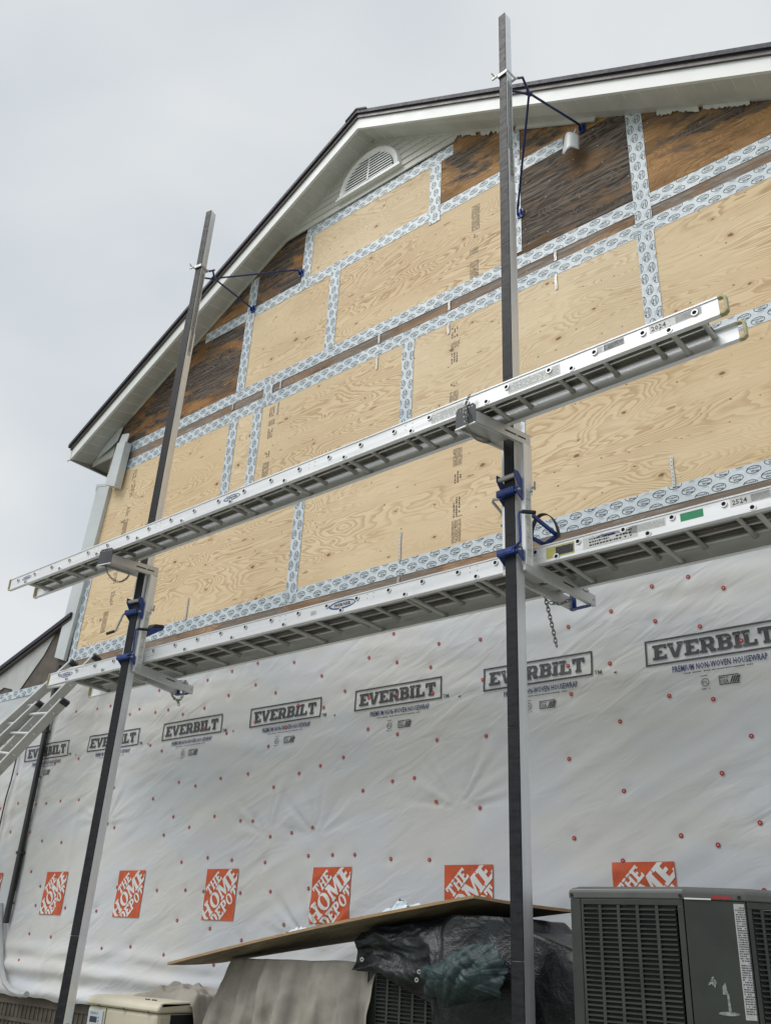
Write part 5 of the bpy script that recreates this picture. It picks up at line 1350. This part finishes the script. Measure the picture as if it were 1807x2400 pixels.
cl2 = thing('drop_cloth', 'crumpled drop cloth bunched on top of the cream generator', 'drop cloth', (-6.2,-.45,gz+.06))
def bunch(s, t):
    x = -6.72+1.12*s; y = -.16-(.50-.16*s)*t
    h = .052*math.sin(math.pi*min(1, s*1.15)**.8)*math.sin(math.pi*t)**.5
    r_ = .5-abs(noise.noise((x*3.2+y*3, y*7-x*1.5, 1.7)))
    r2 = abs(noise.noise((x*8+y*7, y*14-x*4, 4.0)))
    z = gz+.062 + h*1.2 + (.085*r_+.040*r2)*sst(0,.25,s)*sst(0,.12,t)*sst(1,.85,t) 
    over = max(0, x-(gx1+.01)); z -= over*1.5*(1+.6*noise.noise((y*9, x*3, 0)))
    if over > 0: x -= over*.55
    z -= .02*sst(.9,1,t)
    return (x+.02*noise.noise((x*6,y*6,2)), y+.03*noise.noise((x*5,y*5,9)), z)
sheet('cloth_sheet', M['canvas'], cl2, bunch, 90, 50, thick=.004)

# ---------------------------------------------------------------- sky and sun
w = bpy.data.worlds.new('World'); scene.world = w; w.use_nodes = True; nt = w.node_tree; nd = nt.nodes; ln = nt.links
bg = nd['Background']
sky = nd.new('ShaderNodeTexSky'); sky.sky_type = 'NISHITA'; sky.sun_disc = False
SUN_EL, SUN_AZ = R(56), R(212)          # azimuth from +y, clockwise
sky.sun_elevation = SUN_EL; sky.sun_rotation = SUN_AZ; sky.air_density = 1.0; sky.dust_density = 4.0; sky.ozone_density = 1.0
hs = nd.new('ShaderNodeHueSaturation'); hs.inputs['Saturation'].default_value = .35; ln.new(sky.outputs[0], hs.inputs['Color'])
tc = nd.new('ShaderNodeTexCoord'); mp = nd.new('ShaderNodeMapping'); ln.new(tc.outputs['Generated'], mp.inputs['Vector']); mp.inputs['Scale'].default_value = (1.1, 1.1, 2.2)
nz_ = nd.new('ShaderNodeTexNoise'); ln.new(mp.outputs['Vector'], nz_.inputs['Vector']); nz_.inputs['Scale'].default_value = 2.0; nz_.inputs['Detail'].default_value = 4; nz_.inputs['Roughness'].default_value = .45; nz_.inputs['Distortion'].default_value = .4
rp = nd.new('ShaderNodeValToRGB'); ln.new(nz_.outputs['Fac'], rp.inputs['Fac'])
CL = 7.7
rp.color_ramp.elements[0].position = .34; rp.color_ramp.elements[0].color = (.775, .84, .90, 1)
rp.color_ramp.elements[1].position = .64; rp.color_ramp.elements[1].color = (1.0, 1.035, 1.06, 1)
sc_ = nd.new('ShaderNodeVectorMath'); sc_.operation = 'SCALE'; ln.new(rp.outputs['Color'], sc_.inputs[0]); sc_.inputs['Scale'].default_value = CL
mx = nd.new('ShaderNodeMix'); mx.data_type = 'RGBA'; mx.inputs[0].default_value = .88; ln.new(hs.outputs['Color'], mx.inputs[6]); ln.new(sc_.outputs[0], mx.inputs[7])
ln.new(mx.outputs[2], bg.inputs['Color']); bg.inputs['Strength'].default_value = .10
sl_ = bpy.data.lights.new('sun', 'SUN'); sl_.energy = 1.9; sl_.angle = R(40); sl_.color = (1, .975, .94)
so_ = bpy.data.objects.new('sun', sl_); COL.objects.link(so_)
sd = Vector((math.sin(SUN_AZ)*math.cos(SUN_EL), math.cos(SUN_AZ)*math.cos(SUN_EL), math.sin(SUN_EL)))
so_.rotation_euler = sd.to_track_quat('Z', 'Y').to_euler(); so_.location = (-4, -6, 12)

scene.view_settings.view_transform = 'Standard'; scene.view_settings.look = 'None'
scene.view_settings.exposure = 0.10; scene.view_settings.gamma = 1
